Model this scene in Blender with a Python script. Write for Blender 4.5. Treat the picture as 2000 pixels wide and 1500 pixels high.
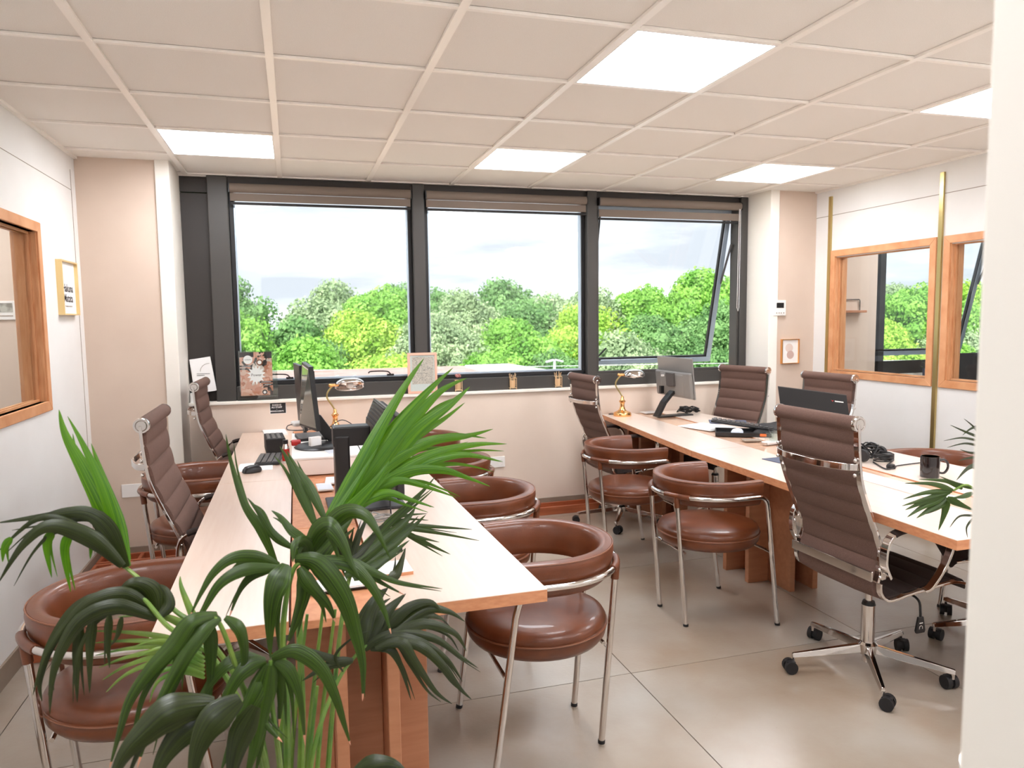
import bpy, math, random
import numpy as np
from mathutils import Vector, Matrix, Quaternion
random.seed(7); RNG = np.random.RandomState(11)
for o in list(bpy.data.objects): bpy.data.objects.remove(o)
SC = bpy.context.scene; COL = SC.collection
# ------------------------------------------------------------ camera
YAW, PITCH, ROLL, FPX, EYE = 0.290903, -0.089342, -0.012133, 1423.85, 1.5
def cam_axes():
    ca, sa, cb, sb, cc, sc = math.cos(YAW), math.sin(YAW), math.cos(PITCH), math.sin(PITCH), math.cos(ROLL), math.sin(ROLL)
    f = Vector((sa*cb, ca*cb, sb)); r = Vector((ca, -sa, 0)); u = r.cross(f)
    return cc*r+sc*u, -sc*r+cc*u, f
CR, CU, CF = cam_axes()
cam = bpy.data.cameras.new('camera'); co = bpy.data.objects.new('camera', cam); COL.objects.link(co)
cam.sensor_width = 36; cam.lens = 36*FPX/2000; cam.clip_start = .05; cam.clip_end = 500
m = Matrix((( CR.x, CU.x, -CF.x, 0), (CR.y, CU.y, -CF.y, 0), (CR.z, CU.z, -CF.z, EYE), (0, 0, 0, 1)))
co.matrix_world = m; SC.camera = co
cam.dof.use_dof = True; cam.dof.focus_distance = 2.6; cam.dof.aperture_fstop = cam.lens/3.8
def ray(px, py): return CR*((px-1000)/FPX)+CU*((750-py)/FPX)+CF
def Y(px, py, y):
    d = ray(px, py); d = d*(y/d.y); return Vector((d.x, y, d.z+EYE))
def Z(px, py, z):
    d = ray(px, py); d = d*((z-EYE)/d.z); return Vector((d.x, d.y, z))
# ------------------------------------------------------------ world, sun, exposure
SC.view_settings.view_transform = 'Standard'; SC.view_settings.look = 'None'
SC.view_settings.gamma = 1; SC.view_settings.use_curve_mapping = False
SC.view_settings.exposure = EXPOSURE = 1.22
W = bpy.data.worlds.new('sky'); SC.world = W; W.use_nodes = True
nt = W.node_tree; nt.nodes.clear()
def N(t, kind, **k):
    n = t.nodes.new(kind)
    for a, b in k.items():
        if a.startswith('in_'): n.inputs[int(a[3:]) if a[3:].isdigit() else a[3:]].default_value = b
        else: setattr(n, a, b)
    return n
tc = N(nt, 'ShaderNodeTexCoord'); mp = N(nt, 'ShaderNodeMapping'); mp.inputs['Scale'].default_value = (1.0, 1.0, 5.5)
no = N(nt, 'ShaderNodeTexNoise'); no.inputs['Scale'].default_value = 2.6; no.inputs['Detail'].default_value = 7; no.inputs['Roughness'].default_value = .55
rp = N(nt, 'ShaderNodeValToRGB'); e = rp.color_ramp.elements
e[0].position = .40; e[0].color = (.46, .49, .545, 1); e[1].position = .60; e[1].color = (1.1, 1.13, 1.18, 1)
k = rp.color_ramp.elements.new(.49); k.color = (.60, .63, .68, 1)
bg = N(nt, 'ShaderNodeBackground'); bg.inputs['Strength'].default_value = .85
wo = N(nt, 'ShaderNodeOutputWorld')
L = nt.links.new
L(tc.outputs['Generated'], mp.inputs[0]); L(mp.outputs[0], no.inputs['Vector']); L(no.outputs['Fac'], rp.inputs[0]); L(rp.outputs[0], bg.inputs['Color']); L(bg.outputs[0], wo.inputs[0])
sd = bpy.data.lights.new('sun', 'SUN'); sd.energy = 4.4; sd.angle = .03; sd.color = (1, .95, .84)
so = bpy.data.objects.new('sun', sd); COL.objects.link(so)
so.rotation_euler = Vector((.45, .62, -.62)).to_track_quat('-Z', 'Y').to_euler()
PANEL_POWER = 9.2
# ------------------------------------------------------------ materials
def lin(c): return tuple(((v/255)/12.92 if v/255 <= .04045 else ((v/255+.055)/1.055)**2.4) for v in c)+(1,)
def mat(name, rgb, rough=.5, metal=0, coat=0, spec=.5, noise=None, bump=None, emit=None, trans=0, subs=0):
    m = bpy.data.materials.new(name); m.use_nodes = True; t = m.node_tree; b = t.nodes['Principled BSDF']
    c = lin(rgb); b.inputs['Base Color'].default_value = c; b.inputs['Roughness'].default_value = rough
    b.inputs['Metallic'].default_value = metal; b.inputs['Coat Weight'].default_value = coat
    b.inputs['Specular IOR Level'].default_value = spec; b.inputs['Transmission Weight'].default_value = trans
    if emit: b.inputs['Emission Color'].default_value = c; b.inputs['Emission Strength'].default_value = emit
    if noise or bump:
        tc = N(t, 'ShaderNodeTexCoord')
    if noise:   # (scale, second colour, low, high, stretch)
        mp = N(t, 'ShaderNodeMapping'); mp.inputs['Scale'].default_value = noise[4] if len(noise) > 4 else (1, 1, 1)
        n = N(t, 'ShaderNodeTexNoise'); n.inputs['Scale'].default_value = noise[0]; n.inputs['Detail'].default_value = 5
        r = N(t, 'ShaderNodeValToRGB'); r.color_ramp.elements[0].position = noise[2]; r.color_ramp.elements[1].position = noise[3]
        r.color_ramp.elements[0].color = lin(noise[1]); r.color_ramp.elements[1].color = c
        t.links.new(tc.outputs['Object'], mp.inputs[0]); t.links.new(mp.outputs[0], n.inputs['Vector']); t.links.new(n.outputs['Fac'], r.inputs[0]); t.links.new(r.outputs[0], b.inputs['Base Color'])
    if bump:    # (scale, strength)
        n = N(t, 'ShaderNodeTexNoise'); n.inputs['Scale'].default_value = bump[0]; n.inputs['Detail'].default_value = 3
        u = N(t, 'ShaderNodeBump'); u.inputs['Strength'].default_value = bump[1]; u.inputs['Distance'].default_value = .002
        t.links.new(tc.outputs['Object'], n.inputs['Vector']); t.links.new(n.outputs['Fac'], u.inputs['Height']); t.links.new(u.outputs[0], b.inputs['Normal'])
    return m
M = {}
M['wall'] = mat('wall_paint', (238, 236, 233), .7, noise=(3, (233, 230, 226), .3, .7), bump=(300, .12))
M['wall_beige'] = mat('wall_paint_beige', (217, 197, 180), .7, noise=(3, (211, 190, 173), .3, .7), bump=(260, .2))
M['trim_white'] = mat('trim_white', (244, 238, 228), .5)
M['tile'] = mat('ceiling_tile_board', (243, 238, 231), .85, noise=(420, (234, 228, 220), .35, .6), bump=(500, .15))
M['tbar'] = mat('ceiling_bar_enamel', (252, 246, 238), .3)
M['dark_void'] = mat('ceiling_void', (70, 60, 50), .9)
M['diffuser'] = mat('lamp_diffuser', (246, 248, 253), .5, emit=PANEL_POWER)
M['floor'] = mat('floor_tile_stone', (182, 174, 162), .30, spec=.6, coat=.8, noise=(1.6, (160, 140, 120), .34, .66), bump=(60, .3))
M['grout'] = mat('floor_grout', (92, 84, 76), .9)
M['skirt'] = mat('skirting_stone', (150, 134, 118), .5, noise=(6, (138, 122, 107), .3, .7))
M['alu'] = mat('window_aluminium', (72, 69, 66), .45, metal=.25, bump=(500, .1))
M['alu_dark'] = mat('window_panel_dark', (54, 49, 46), .5, metal=.2, bump=(500, .1))
M['gasket'] = mat('window_gasket', (22, 20, 22), .5)
M['alu_light'] = mat('sash_light_aluminium', (176, 190, 204), .35, metal=.5)
M['blind'] = mat('blind_fabric', (128, 114, 102), .8, bump=(700, .3))
M['ply'] = mat('desk_plywood', (186, 128, 94), .45, noise=(5, (172, 114, 80), .3, .7, (1, 9, 9)), bump=(200, .08))
M['ply_edge'] = mat('desk_plywood_edge', (214, 150, 108), .45, noise=(30, (200, 132, 92), .35, .65, (1, 1, 3)))
M['top'] = mat('desk_top_veneer', (241, 213, 193), .34, coat=1, spec=.8, noise=(8, (234, 202, 180), .3, .7, (8, .5, 1)))
M['top'].node_tree.nodes['Principled BSDF'].inputs['Coat Roughness'].default_value = .28
M['top'].node_tree.nodes['Principled BSDF'].inputs['Coat IOR'].default_value = 2.1
M['top_glare'] = mat('desk_top_veneer_glare', (247, 228, 213), .34, coat=1, spec=.8, noise=(8, (241, 218, 201), .3, .7, (8, .5, 1)))  # lighter copy of the veneer: window glare on the right desk put into the colour
for q in ('Coat Roughness', 'Coat IOR'): M['top_glare'].node_tree.nodes['Principled BSDF'].inputs[q].default_value = {'Coat Roughness': .28, 'Coat IOR': 2.0}[q]
M['lid_glare'] = mat('desk_lid_glare', (238, 196, 166), .36, coat=1, noise=(8, (230, 184, 152), .3, .7, (8, .5, 1)))  # lid wood lightened, the glare on it is painted into the colour
M['wood'] = mat('frame_oak', (226, 168, 122), .45, noise=(14, (206, 140, 92), .3, .7, (6, .6, .6)), bump=(160, .15))
M['wood_red'] = mat('trough_wood', (176, 98, 62), .4, noise=(7, (150, 76, 46), .3, .7, (.6, 6, 6)))
M['brass'] = mat('brass_strip', (196, 176, 120), .28, metal=.9)
M['gold'] = mat('gold_brass', (246, 190, 126), .2, metal=1)
M['gold_light'] = mat('gold_wire', (255, 222, 176), .42, metal=.75)
M['chrome'] = mat('chrome', (214, 208, 204), .07, metal=1)
M['leather'] = mat('brown_leather', (116, 62, 34), .35, coat=.18, spec=.45, noise=(9, (98, 50, 26), .35, .7), bump=(420, .18))
M['leather_dark'] = mat('leather_piping', (128, 78, 52), .4)
M['fabric'] = mat('chair_fabric', (120, 91, 80), .9, noise=(620, (90, 66, 57), .38, .62), bump=(650, .5))
M['fabric_dark'] = mat('chair_seat_fabric', (60, 46, 42), .9, noise=(620, (44, 34, 31), .38, .62), bump=(650, .5))
M['black'] = mat('black_plastic', (26, 24, 25), .38)
M['black_matte'] = mat('black_matte_plastic', (34, 32, 33), .65, bump=(300, .2))
M['grey_plastic'] = mat('grey_plastic', (84, 80, 78), .4)
M['monitor_back'] = mat('monitor_back_grey', (134, 130, 126), .32)
M['wall_low'] = mat('wall_paint_low', (232, 214, 198), .7, noise=(3, (226, 207, 191), .3, .7), bump=(260, .2))
M['screen'] = mat('screen_glass', (92, 96, 88), .12, spec=.8)
M['white'] = mat('white_plastic', (240, 236, 232), .4)
M['paper'] = mat('paper', (244, 242, 240), .8)
M['ink'] = mat('dark_ink', (52, 46, 48), .8)
M['rubber'] = mat('caster_rubber', (24, 22, 24), .6)
M['red'] = mat('red_plastic', (190, 30, 26), .4)
M['orange'] = mat('orange_card', (232, 112, 52), .6)
M['cable'] = mat('cable_rubber', (22, 20, 20), .45)
M['cable_grey'] = mat('cable_grey', (150, 146, 142), .45)
M['blue_grey'] = mat('pad_blue_grey', (86, 92, 112), .7)
M['ceramic_in'] = mat('mug_inside', (214, 196, 184), .3)
M['mug'] = mat('mug_glaze', (28, 20, 20), .12, coat=.6)
def glass(name, rgb, gl=.07):
    m = bpy.data.materials.new(name); m.use_nodes = True; t = m.node_tree; t.nodes.clear()
    tr = N(t, 'ShaderNodeBsdfTransparent'); tr.inputs[0].default_value = rgb
    g = N(t, 'ShaderNodeBsdfGlossy'); g.inputs['Roughness'].default_value = .02
    f = N(t, 'ShaderNodeLayerWeight'); f.inputs[0].default_value = .5
    x = N(t, 'ShaderNodeMixShader'); o = N(t, 'ShaderNodeOutputMaterial')
    pw = N(t, 'ShaderNodeMath', operation='POWER'); pw.inputs[1].default_value = 5
    mul = N(t, 'ShaderNodeMath', operation='MULTIPLY_ADD'); mul.inputs[1].default_value = .55; mul.inputs[2].default_value = gl
    t.links.new(f.outputs['Facing'], pw.inputs[0]); t.links.new(pw.outputs[0], mul.inputs[0]); t.links.new(mul.outputs[0], x.inputs[0]); t.links.new(tr.outputs[0], x.inputs[1]); t.links.new(g.outputs[0], x.inputs[2]); t.links.new(x.outputs[0], o.inputs[0])
    return m
M['glass'] = glass('window_glass', (.97, .985, .98, 1), .035)
M['acrylic'] = glass('acrylic', (.93, .96, .95, 1), .08)
def leafmat(name, a, b, sc, tr, rough=.35, gloss=.5, streak=False):
    m = bpy.data.materials.new(name); m.use_nodes = True; t = m.node_tree; p = t.nodes['Principled BSDF']; out = t.nodes['Material Output']
    tc = N(t, 'ShaderNodeTexCoord'); n = N(t, 'ShaderNodeTexNoise'); n.inputs['Scale'].default_value = sc; n.inputs['Detail'].default_value = 4
    r = N(t, 'ShaderNodeValToRGB'); r.color_ramp.elements[0].color = lin(a); r.color_ramp.elements[1].color = lin(b); r.color_ramp.elements[0].position = .35; r.color_ramp.elements[1].position = .65
    if streak:
        mp = N(t, 'ShaderNodeMapping'); mp.inputs['Scale'].default_value = (9, .7, 1); t.links.new(tc.outputs['UV'], mp.inputs[0]); t.links.new(mp.outputs[0], n.inputs['Vector']); n.inputs['Scale'].default_value = 1.6
        u = N(t, 'ShaderNodeBump'); u.inputs['Strength'].default_value = .5; u.inputs['Distance'].default_value = .002; t.links.new(n.outputs['Fac'], u.inputs['Height']); t.links.new(u.outputs[0], p.inputs['Normal'])
    else: t.links.new(tc.outputs['Object'], n.inputs['Vector'])
    t.links.new(n.outputs['Fac'], r.inputs[0]); t.links.new(r.outputs[0], p.inputs['Base Color'])
    p.inputs['Roughness'].default_value = rough; p.inputs['Specular IOR Level'].default_value = gloss
    td = N(t, 'ShaderNodeBsdfTranslucent'); x = N(t, 'ShaderNodeMixShader'); x.inputs[0].default_value = tr
    t.links.new(r.outputs[0], td.inputs[0]); t.links.new(p.outputs[0], x.inputs[1]); t.links.new(td.outputs[0], x.inputs[2]); t.links.new(x.outputs[0], out.inputs[0])
    return m
# floor: small speckles in the stone
def speckle():
    t = M['floor'].node_tree; p = t.nodes['Principled BSDF']; src = p.inputs['Base Color'].links[0].from_socket
    tc = N(t, 'ShaderNodeTexCoord'); v = N(t, 'ShaderNodeTexVoronoi'); v.inputs['Scale'].default_value = 34
    r = N(t, 'ShaderNodeValToRGB'); r.color_ramp.elements[0].position = .035; r.color_ramp.elements[1].position = .06
    r.color_ramp.elements[0].color = (1, 1, 1, 1); r.color_ramp.elements[1].color = (0, 0, 0, 1)
    n = N(t, 'ShaderNodeTexNoise'); n.inputs['Scale'].default_value = 3.5
    r2 = N(t, 'ShaderNodeValToRGB'); r2.color_ramp.elements[0].position = .5; r2.color_ramp.elements[1].position = .62
    mu = N(t, 'ShaderNodeMath', operation='MULTIPLY'); mx = N(t, 'ShaderNodeMix', data_type='RGBA'); mx.inputs[7].default_value = lin((118, 96, 80))
    mul = N(t, 'ShaderNodeMath', operation='MULTIPLY'); mul.inputs[1].default_value = .8
    for a, b in ((tc.outputs['Object'], v.inputs['Vector']), (tc.outputs['Object'], n.inputs['Vector']), (v.outputs['Distance'], r.inputs[0]), (n.outputs['Fac'], r2.inputs[0]),
                 (r.outputs[0], mu.inputs[0]), (r2.outputs[0], mu.inputs[1]), (mu.outputs[0], mul.inputs[0]), (mul.outputs[0], mx.inputs[0]), (src, mx.inputs[6]), (mx.outputs[2], p.inputs['Base Color'])): t.links.new(a, b)
speckle()
M['floor'].node_tree.nodes['Principled BSDF'].inputs['Coat Roughness'].default_value = .24
M['floor'].node_tree.nodes['Principled BSDF'].inputs['Coat IOR'].default_value = 1.7
# ------------------------------------------------------------ mesh builder
class MB:
    def __init__(s): s.v = []; s.f = []; s.sm = []
    def add(s, vs, fs, sm=False):
        n = len(s.v); s.v += [tuple(v) for v in vs]; s.f += [tuple(i+n for i in f) for f in fs]; s.sm += [sm]*len(fs); return s
    def box(s, a, b, rot=None, piv=None):
        (x0, y0, z0), (x1, y1, z1) = a, b
        vs = [Vector(p) for p in ((x0,y0,z0),(x1,y0,z0),(x1,y1,z0),(x0,y1,z0),(x0,y0,z1),(x1,y0,z1),(x1,y1,z1),(x0,y1,z1))]
        if rot is not None:
            c = Vector(piv) if piv is not None else (vs[0]+vs[6])/2
            vs = [rot @ (v-c)+c for v in vs]
        return s.add(vs, [(0,3,2,1),(4,5,6,7),(0,1,5,4),(1,2,6,5),(2,3,7,6),(3,0,4,7)])
    def cbox(s, c, d, rz=0, rx=0, ry=0):
        r = Matrix.Rotation(rz, 3, 'Z') @ Matrix.Rotation(ry, 3, 'Y') @ Matrix.Rotation(rx, 3, 'X')
        return s.box((c[0]-d[0]/2, c[1]-d[1]/2, c[2]-d[2]/2), (c[0]+d[0]/2, c[1]+d[1]/2, c[2]+d[2]/2), r)
    def prism(s, pts, z0, z1):      # polygon in xy extruded
        n = len(pts); vs = [(p[0], p[1], z0) for p in pts]+[(p[0], p[1], z1) for p in pts]
        return s.add(vs, [tuple(range(n))[::-1], tuple(range(n, 2*n))]+[(i, (i+1) % n, n+(i+1) % n, n+i) for i in range(n)])
    def sweep(s, path, prof, closed=False, up=(0, 0, 1), caps=True, scale=None, sm=True):
        path = [Vector(p) for p in path]; n = len(path); m = len(prof); vs = []; up = Vector(up)
        prev = None
        for i, p in enumerate(path):
            if closed: t = path[(i+1) % n]-path[i-1]
            else: t = path[min(i+1, n-1)]-path[max(i-1, 0)]
            t.normalize()
            if prev is None:
                a = up.cross(t)
                if a.length < 1e-3: a = Vector((1, 0, 0)).cross(t)
                if a.length < 1e-3: a = Vector((0, 1, 0)).cross(t)
                a.normalize()
            else: a = prev-t*prev.dot(t); a.normalize()
            prev = a; b = t.cross(a); k = scale[i] if scale else 1
            vs += [p+(a*q[0]+b*q[1])*k for q in prof]
        fs = []
        for i in range(n if closed else n-1):
            for j in range(m):
                k = (i+1) % n; fs.append((i*m+j, i*m+(j+1) % m, k*m+(j+1) % m, k*m+j))
        s.add(vs, fs, sm)
        if caps and not closed:
            o = len(s.v)-len(vs); s.f += [tuple(o+j for j in range(m))[::-1], tuple(o+(n-1)*m+j for j in range(m))]; s.sm += [False, False]
        return s
    def tube(s, path, r, n=10, closed=False, scale=None): return s.sweep(path, [(r*math.cos(2*math.pi*j/n), r*math.sin(2*math.pi*j/n)) for j in range(n)], closed, scale=scale)
    def lathe(s, prof, n=32, c=(0, 0, 0), sm=True, rot=None):
        vs = []; fs = []
        for (r, z) in prof:
            for j in range(n):
                a = 2*math.pi*j/n; p = Vector((r*math.cos(a), r*math.sin(a), z))
                if rot is not None: p = rot @ p
                vs.append(p+Vector(c))
        for i in range(len(prof)-1):
            for j in range(n): fs.append((i*n+j, i*n+(j+1) % n, (i+1)*n+(j+1) % n, (i+1)*n+j))
        if prof[0][0] > 1e-5: fs.append(tuple(range(n))[::-1])
        if prof[-1][0] > 1e-5: fs.append(tuple((len(prof)-1)*n+j for j in range(n)))
        return s.add(vs, fs, sm)
    def ball(s, c, r, n=12, sc=(1, 1, 1)):
        k = n//2; return s.lathe([(max(1e-6, r*math.sin(math.pi*i/k))*1.0, -r*math.cos(math.pi*i/k)*sc[2]) for i in range(k+1)], n, c)
    def cyl(s, a, b, r, n=16, r2=None):
        a, b = Vector(a), Vector(b); q = (b-a).to_track_quat('Z', 'Y').to_matrix(); h = (b-a).length
        return s.lathe([(1e-6, 0), (r, 0), (r if r2 is None else r2, h), (1e-6, h)], n, a, True, q)
    def build(s, name, material, parent=None, bevel=0, seg=2, solid=0, loc=None, rz=None, sub=0):
        me = bpy.data.meshes.new(name); me.from_pydata(s.v, [], s.f); me.materials.append(M[material] if isinstance(material, str) else material)
        me.polygons.foreach_set('use_smooth', s.sm); me.update()
        o = bpy.data.objects.new(name, me); COL.objects.link(o)
        if parent: o.parent = parent
        if solid: d = o.modifiers.new('s', 'SOLIDIFY'); d.thickness = solid; d.offset = 0
        if bevel: d = o.modifiers.new('b', 'BEVEL'); d.width = bevel; d.segments = seg; d.limit_method = 'ANGLE'; d.angle_limit = math.radians(40); d.harden_normals = False
        if sub: d = o.modifiers.new('u', 'SUBSURF'); d.levels = sub; d.render_levels = sub
        if any(s.sm):
            try: me.set_sharp_from_angle(angle=math.radians(42))
            except Exception: pass
        if loc is not None: o.location = loc
        if rz is not None: o.rotation_euler.z = rz
        return o
def tag(o, label, cat, group=None):
    o['label'] = label; o['category'] = cat
    if group: o['group'] = group
    return o
def thing(name, label, cat, loc=(0, 0, 0), rz=0, group=None):
    o = bpy.data.objects.new(name, None); COL.objects.link(o); o.location = loc; o.rotation_euler.z = rz; o.empty_display_size = .1
    return tag(o, label, cat, group)
def struct(o): o['kind'] = 'structure'; return o
def dup(o, loc, rz, label, parent=None):
    c = o.copy(); COL.objects.link(c)
    if parent is not None: c.parent = parent
    else: c.location = loc; c.rotation_euler.z = rz; c['label'] = label
    for ch in o.children: dup(ch, None, None, None, c)
    return c
def smooth_path(pts, n=8):
    P = [Vector(p) for p in pts]; out = []
    for i in range(len(P)-1):
        p0, p1, p2, p3 = P[max(i-1, 0)], P[i], P[i+1], P[min(i+2, len(P)-1)]
        for k in range(n):
            t = k/n; out.append(.5*((2*p1)+(-p0+p2)*t+(2*p0-5*p1+4*p2-p3)*t*t+(-p0+3*p1-3*p2+p3)*t**3))
    return out+[P[-1]]
def text(body, size, material, parent, origin, right, up, name='lettering', align='CENTER', depth=.0004, bold=0):
    cu = bpy.data.curves.new(name, 'FONT'); cu.body = body; cu.size = size; cu.align_x = align; cu.align_y = 'CENTER'; cu.extrude = depth; cu.offset = bold; cu.resolution_u = 2; cu.space_line = .9
    to = bpy.data.objects.new(name, cu); COL.objects.link(to); dg = bpy.context.evaluated_depsgraph_get()
    me = bpy.data.meshes.new_from_object(to.evaluated_get(dg)); bpy.data.objects.remove(to); me.materials.clear(); me.materials.append(M[material])
    r, u = Vector(right).normalized(), Vector(up).normalized(); n = r.cross(u); mm = Matrix((r, u, n)).transposed().to_4x4(); mm.translation = Vector(origin)
    me.transform(mm); o = bpy.data.objects.new(name, me); COL.objects.link(o)
    if parent: o.parent = parent
    return o
# ------------------------------------------------------------ floor
CEIL = 2.482
fl = struct(MB().box((-6, -3.5, -.06), (10, 5.5, -.006)).build('floor', 'grout'))
t0 = None
for i in range(-5, 8):
    for j in range(-3, 3):
        x0, y0 = .12+1.2*i, .3+1.2*j+1.2
        if j == 2:
            continue
        if t0 is None: t0 = MB().box((0, 0, -.012), (1.196, 1.196, 0)).build('tile', 'floor', fl); o = t0
        else: o = t0.copy(); COL.objects.link(o)
        o.location = (x0, y0-1.2, 0)
for i in range(-5, 8):
    o = t0.copy(); COL.objects.link(o); o.location = (.12+1.2*i, 2.7, 0)
    o = t0.copy(); COL.objects.link(o); o.location = (.12+1.2*i, 3.9, 0)
ts = MB().box((0, 0, -.012), (1.196, .3, 0)).build('tile', 'floor', fl); ts.location = (.12, 5.1, 0)
for i in range(-5, 8):
    if i: o = ts.copy(); COL.objects.link(o); o.location = (.12+1.2*i, 5.1, 0)
# ------------------------------------------------------------ ceiling: slab, tiles, bars, light panels
ce = struct(MB().box((-6, -3.5, 2.62), (10, 5.7, 2.72)).build('ceiling', 'dark_void'))
GX, GY = -.6444, 2.9541
LIT = {(0, 2), (3, 2), (6, 2), (3, -1), (6, -1), (0, -4), (3, -4), (6, -4)}
cache = {}
for i in range(-1, 8):
    for j in range(-5, 5):
        x0, x1 = max(-1.21, GX+.6*i), min(4.12, GX+.6*(i+1)); y0, y1 = max(.45, GY+.6*j), min(5.42, GY+.6*(j+1))
        if x1-x0 < .02 or y1-y0 < .02 or (i, j) in LIT: continue
        k = (round(x1-x0, 3), round(y1-y0, 3))
        if k in cache: o = cache[k].copy(); COL.objects.link(o)
        else: o = cache[k] = MB().box((.007, .007, 0), (k[0]-.007, k[1]-.007, .015)).build('tile', 'tile', ce, bevel=.003, seg=1)
        o.location = (x0, y0, CEIL+.011)
for i in range(0, 8): MB().box((GX+.6*i-.015, .45, CEIL-.001), (GX+.6*i+.015, 5.4, CEIL+.010)).build('ceiling_bar', 'tbar', ce)
for j in range(-4, 5):
    for i in range(-1, 8):
        x0, x1 = max(-1.21, GX+.6*i+.015), min(4.12, GX+.6*(i+1)-.015)
        if GY+.6*j < 5.36: MB().box((x0, GY+.6*j-.009, CEIL), (x1, GY+.6*j+.009, CEIL+.010)).build('ceiling_crossbar', 'tbar', ce)
struct(MB().box((-1.21, .45, CEIL-.004), (-1.19, 5.0, CEIL+.02)).box((4.10, .45, CEIL-.004), (4.12, 5.06, CEIL+.02)).box((-.69, 5.39, CEIL-.004), (3.674, 5.42, CEIL+.02)).build('trim_1', 'tbar'))
WHERE = {(0, 2): 'flat square ceiling light nearest the left wall and window', (3, 2): 'flat square ceiling light above the middle of the windows', (6, 2): 'flat square ceiling light near the far right corner of the room',
         (3, -1): 'largest flat square ceiling light, in the near middle of the ceiling', (6, -1): 'flat square ceiling light cut off by the doorway at right'}
for (i, j) in sorted(LIT):
    x0, y0 = GX+.6*i+.015, GY+.6*j+.009
    t = thing('ceiling_light', WHERE.get((i, j), 'flat square ceiling light overhead by the doorway, %s' % ('left', 'middle', 'right')[i//3]), 'ceiling light', (x0, y0, CEIL), 0, 'square light panels set in the ceiling')
    w, d = .570, .582
    MB().box((0, 0, 0), (w, .008, .03)).box((0, d-.008, 0), (w, d, .03)).box((0, .008, 0), (.008, d-.008, .03)).box((w-.008, .008, 0), (w, d-.008, .03)).build('frame', 'white', t)
    MB().box((.009, .009, .004), (w-.009, d-.009, .012)).build('diffuser', 'diffuser', t)
# ------------------------------------------------------------ walls
def wall(name, boxes, m='wall'):
    b = MB()
    for q in boxes: b.box(*q)
    return struct(b.build(name, m))
H = 2.62
wl = wall('wall_left', [((-1.31, .45, 0), (-1.21, 3.2, H)), ((-1.31, 4.21, 0), (-1.21, 5.5, H)), ((-1.31, 3.2, 0), (-1.21, 4.21, 1.11)), ((-1.31, 3.2, 1.96), (-1.21, 4.21, H))])
wr = wall('wall_right', [((4.12, .45, 0), (4.22, 2.6, H)), ((4.12, 3.77, 0), (4.22, 3.93, H)), ((4.12, 4.84, 0), (4.22, 5.5, H)), ((4.12, 2.6, 0), (4.22, 3.77, 1.06)), ((4.12, 2.6, 1.95), (4.22, 3.77, H)), ((4.12, 3.93, 0), (4.22, 4.84, 1.06)), ((4.12, 3.93, 1.95), (4.22, 4.84, H))])
wall('wall_back_left', [((-1.21, 5.0, 0), (-.77, 5.5, H))], 'wall_beige')
wall('wall_back_right', [((3.755, 5.06, 0), (4.12, 5.5, H))], 'wall_beige')
struct(MB().box((-.772, 4.985, 0), (-.69, 5.5, H)).build('trim_2', 'trim_white', bevel=.004))
struct(MB().box((3.674, 5.045, 0), (3.757, 5.5, H)).build('trim_3', 'trim_white', bevel=.004))
wall('wall_back', [((-.69, 5.33, 0), (3.674, 5.5, .935))], 'wall_low')
wall('wall_above_windows', [((-6, 5.46, 2.47), (10, 5.6, 2.72))], 'wall')
struct(MB().box((-.69, 5.31, .935), (3.674, 5.44, .957)).build('window_sill', 'trim_white', bevel=.005)).name = 'trim_4'
wall('wall_near', [((-6, .35, 0), (-.40, .45, H)), ((.545, .35, 0), (10, .45, H)), ((-.40, .35, 2.12), (.545, .45, H))])
dj = struct(MB().box((.523, .338, 0), (.548, .4515, 2.12)).box((-.405, .338, 0), (-.38, .4515, 2.12)).box((-.38, .338, 2.09), (.523, .4515, 2.12)).build('door_1', 'trim_white', bevel=.004))
MB().box((.548, .325, 0), (.61, .35, 2.18)).box((-.467, .325, 0), (-.405, .35, 2.18)).build('casing', 'trim_white', dj, bevel=.004)
wall('wall_hall_left', [((-1.6, -3.4, 0), (-1.5, .35, H))]); wall('wall_hall_right', [((1.8, -3.4, 0), (1.9, .35, H))]); wall('wall_hall_far', [((-6, -3.5, 0), (10, -3.4, H))])
wall('ceiling_hall', [((-1.5, -3.4, 2.5), (1.8, .35, 2.54))], 'tile')
ht = thing('ceiling_light', 'added unseen ceiling light out in the hall behind the doorway', 'ceiling light', (-.1, -1.6, 2.49), 0, 'square light panels set in the ceiling')  # unseen lamp added to light the door jamb
MB().box((0, 0, 0), (.6, .6, .012)).build('frame', 'white', ht); MB().box((.01, .01, -.003), (.59, .59, .004)).build('diffuser', 'diffuser', ht)
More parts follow.
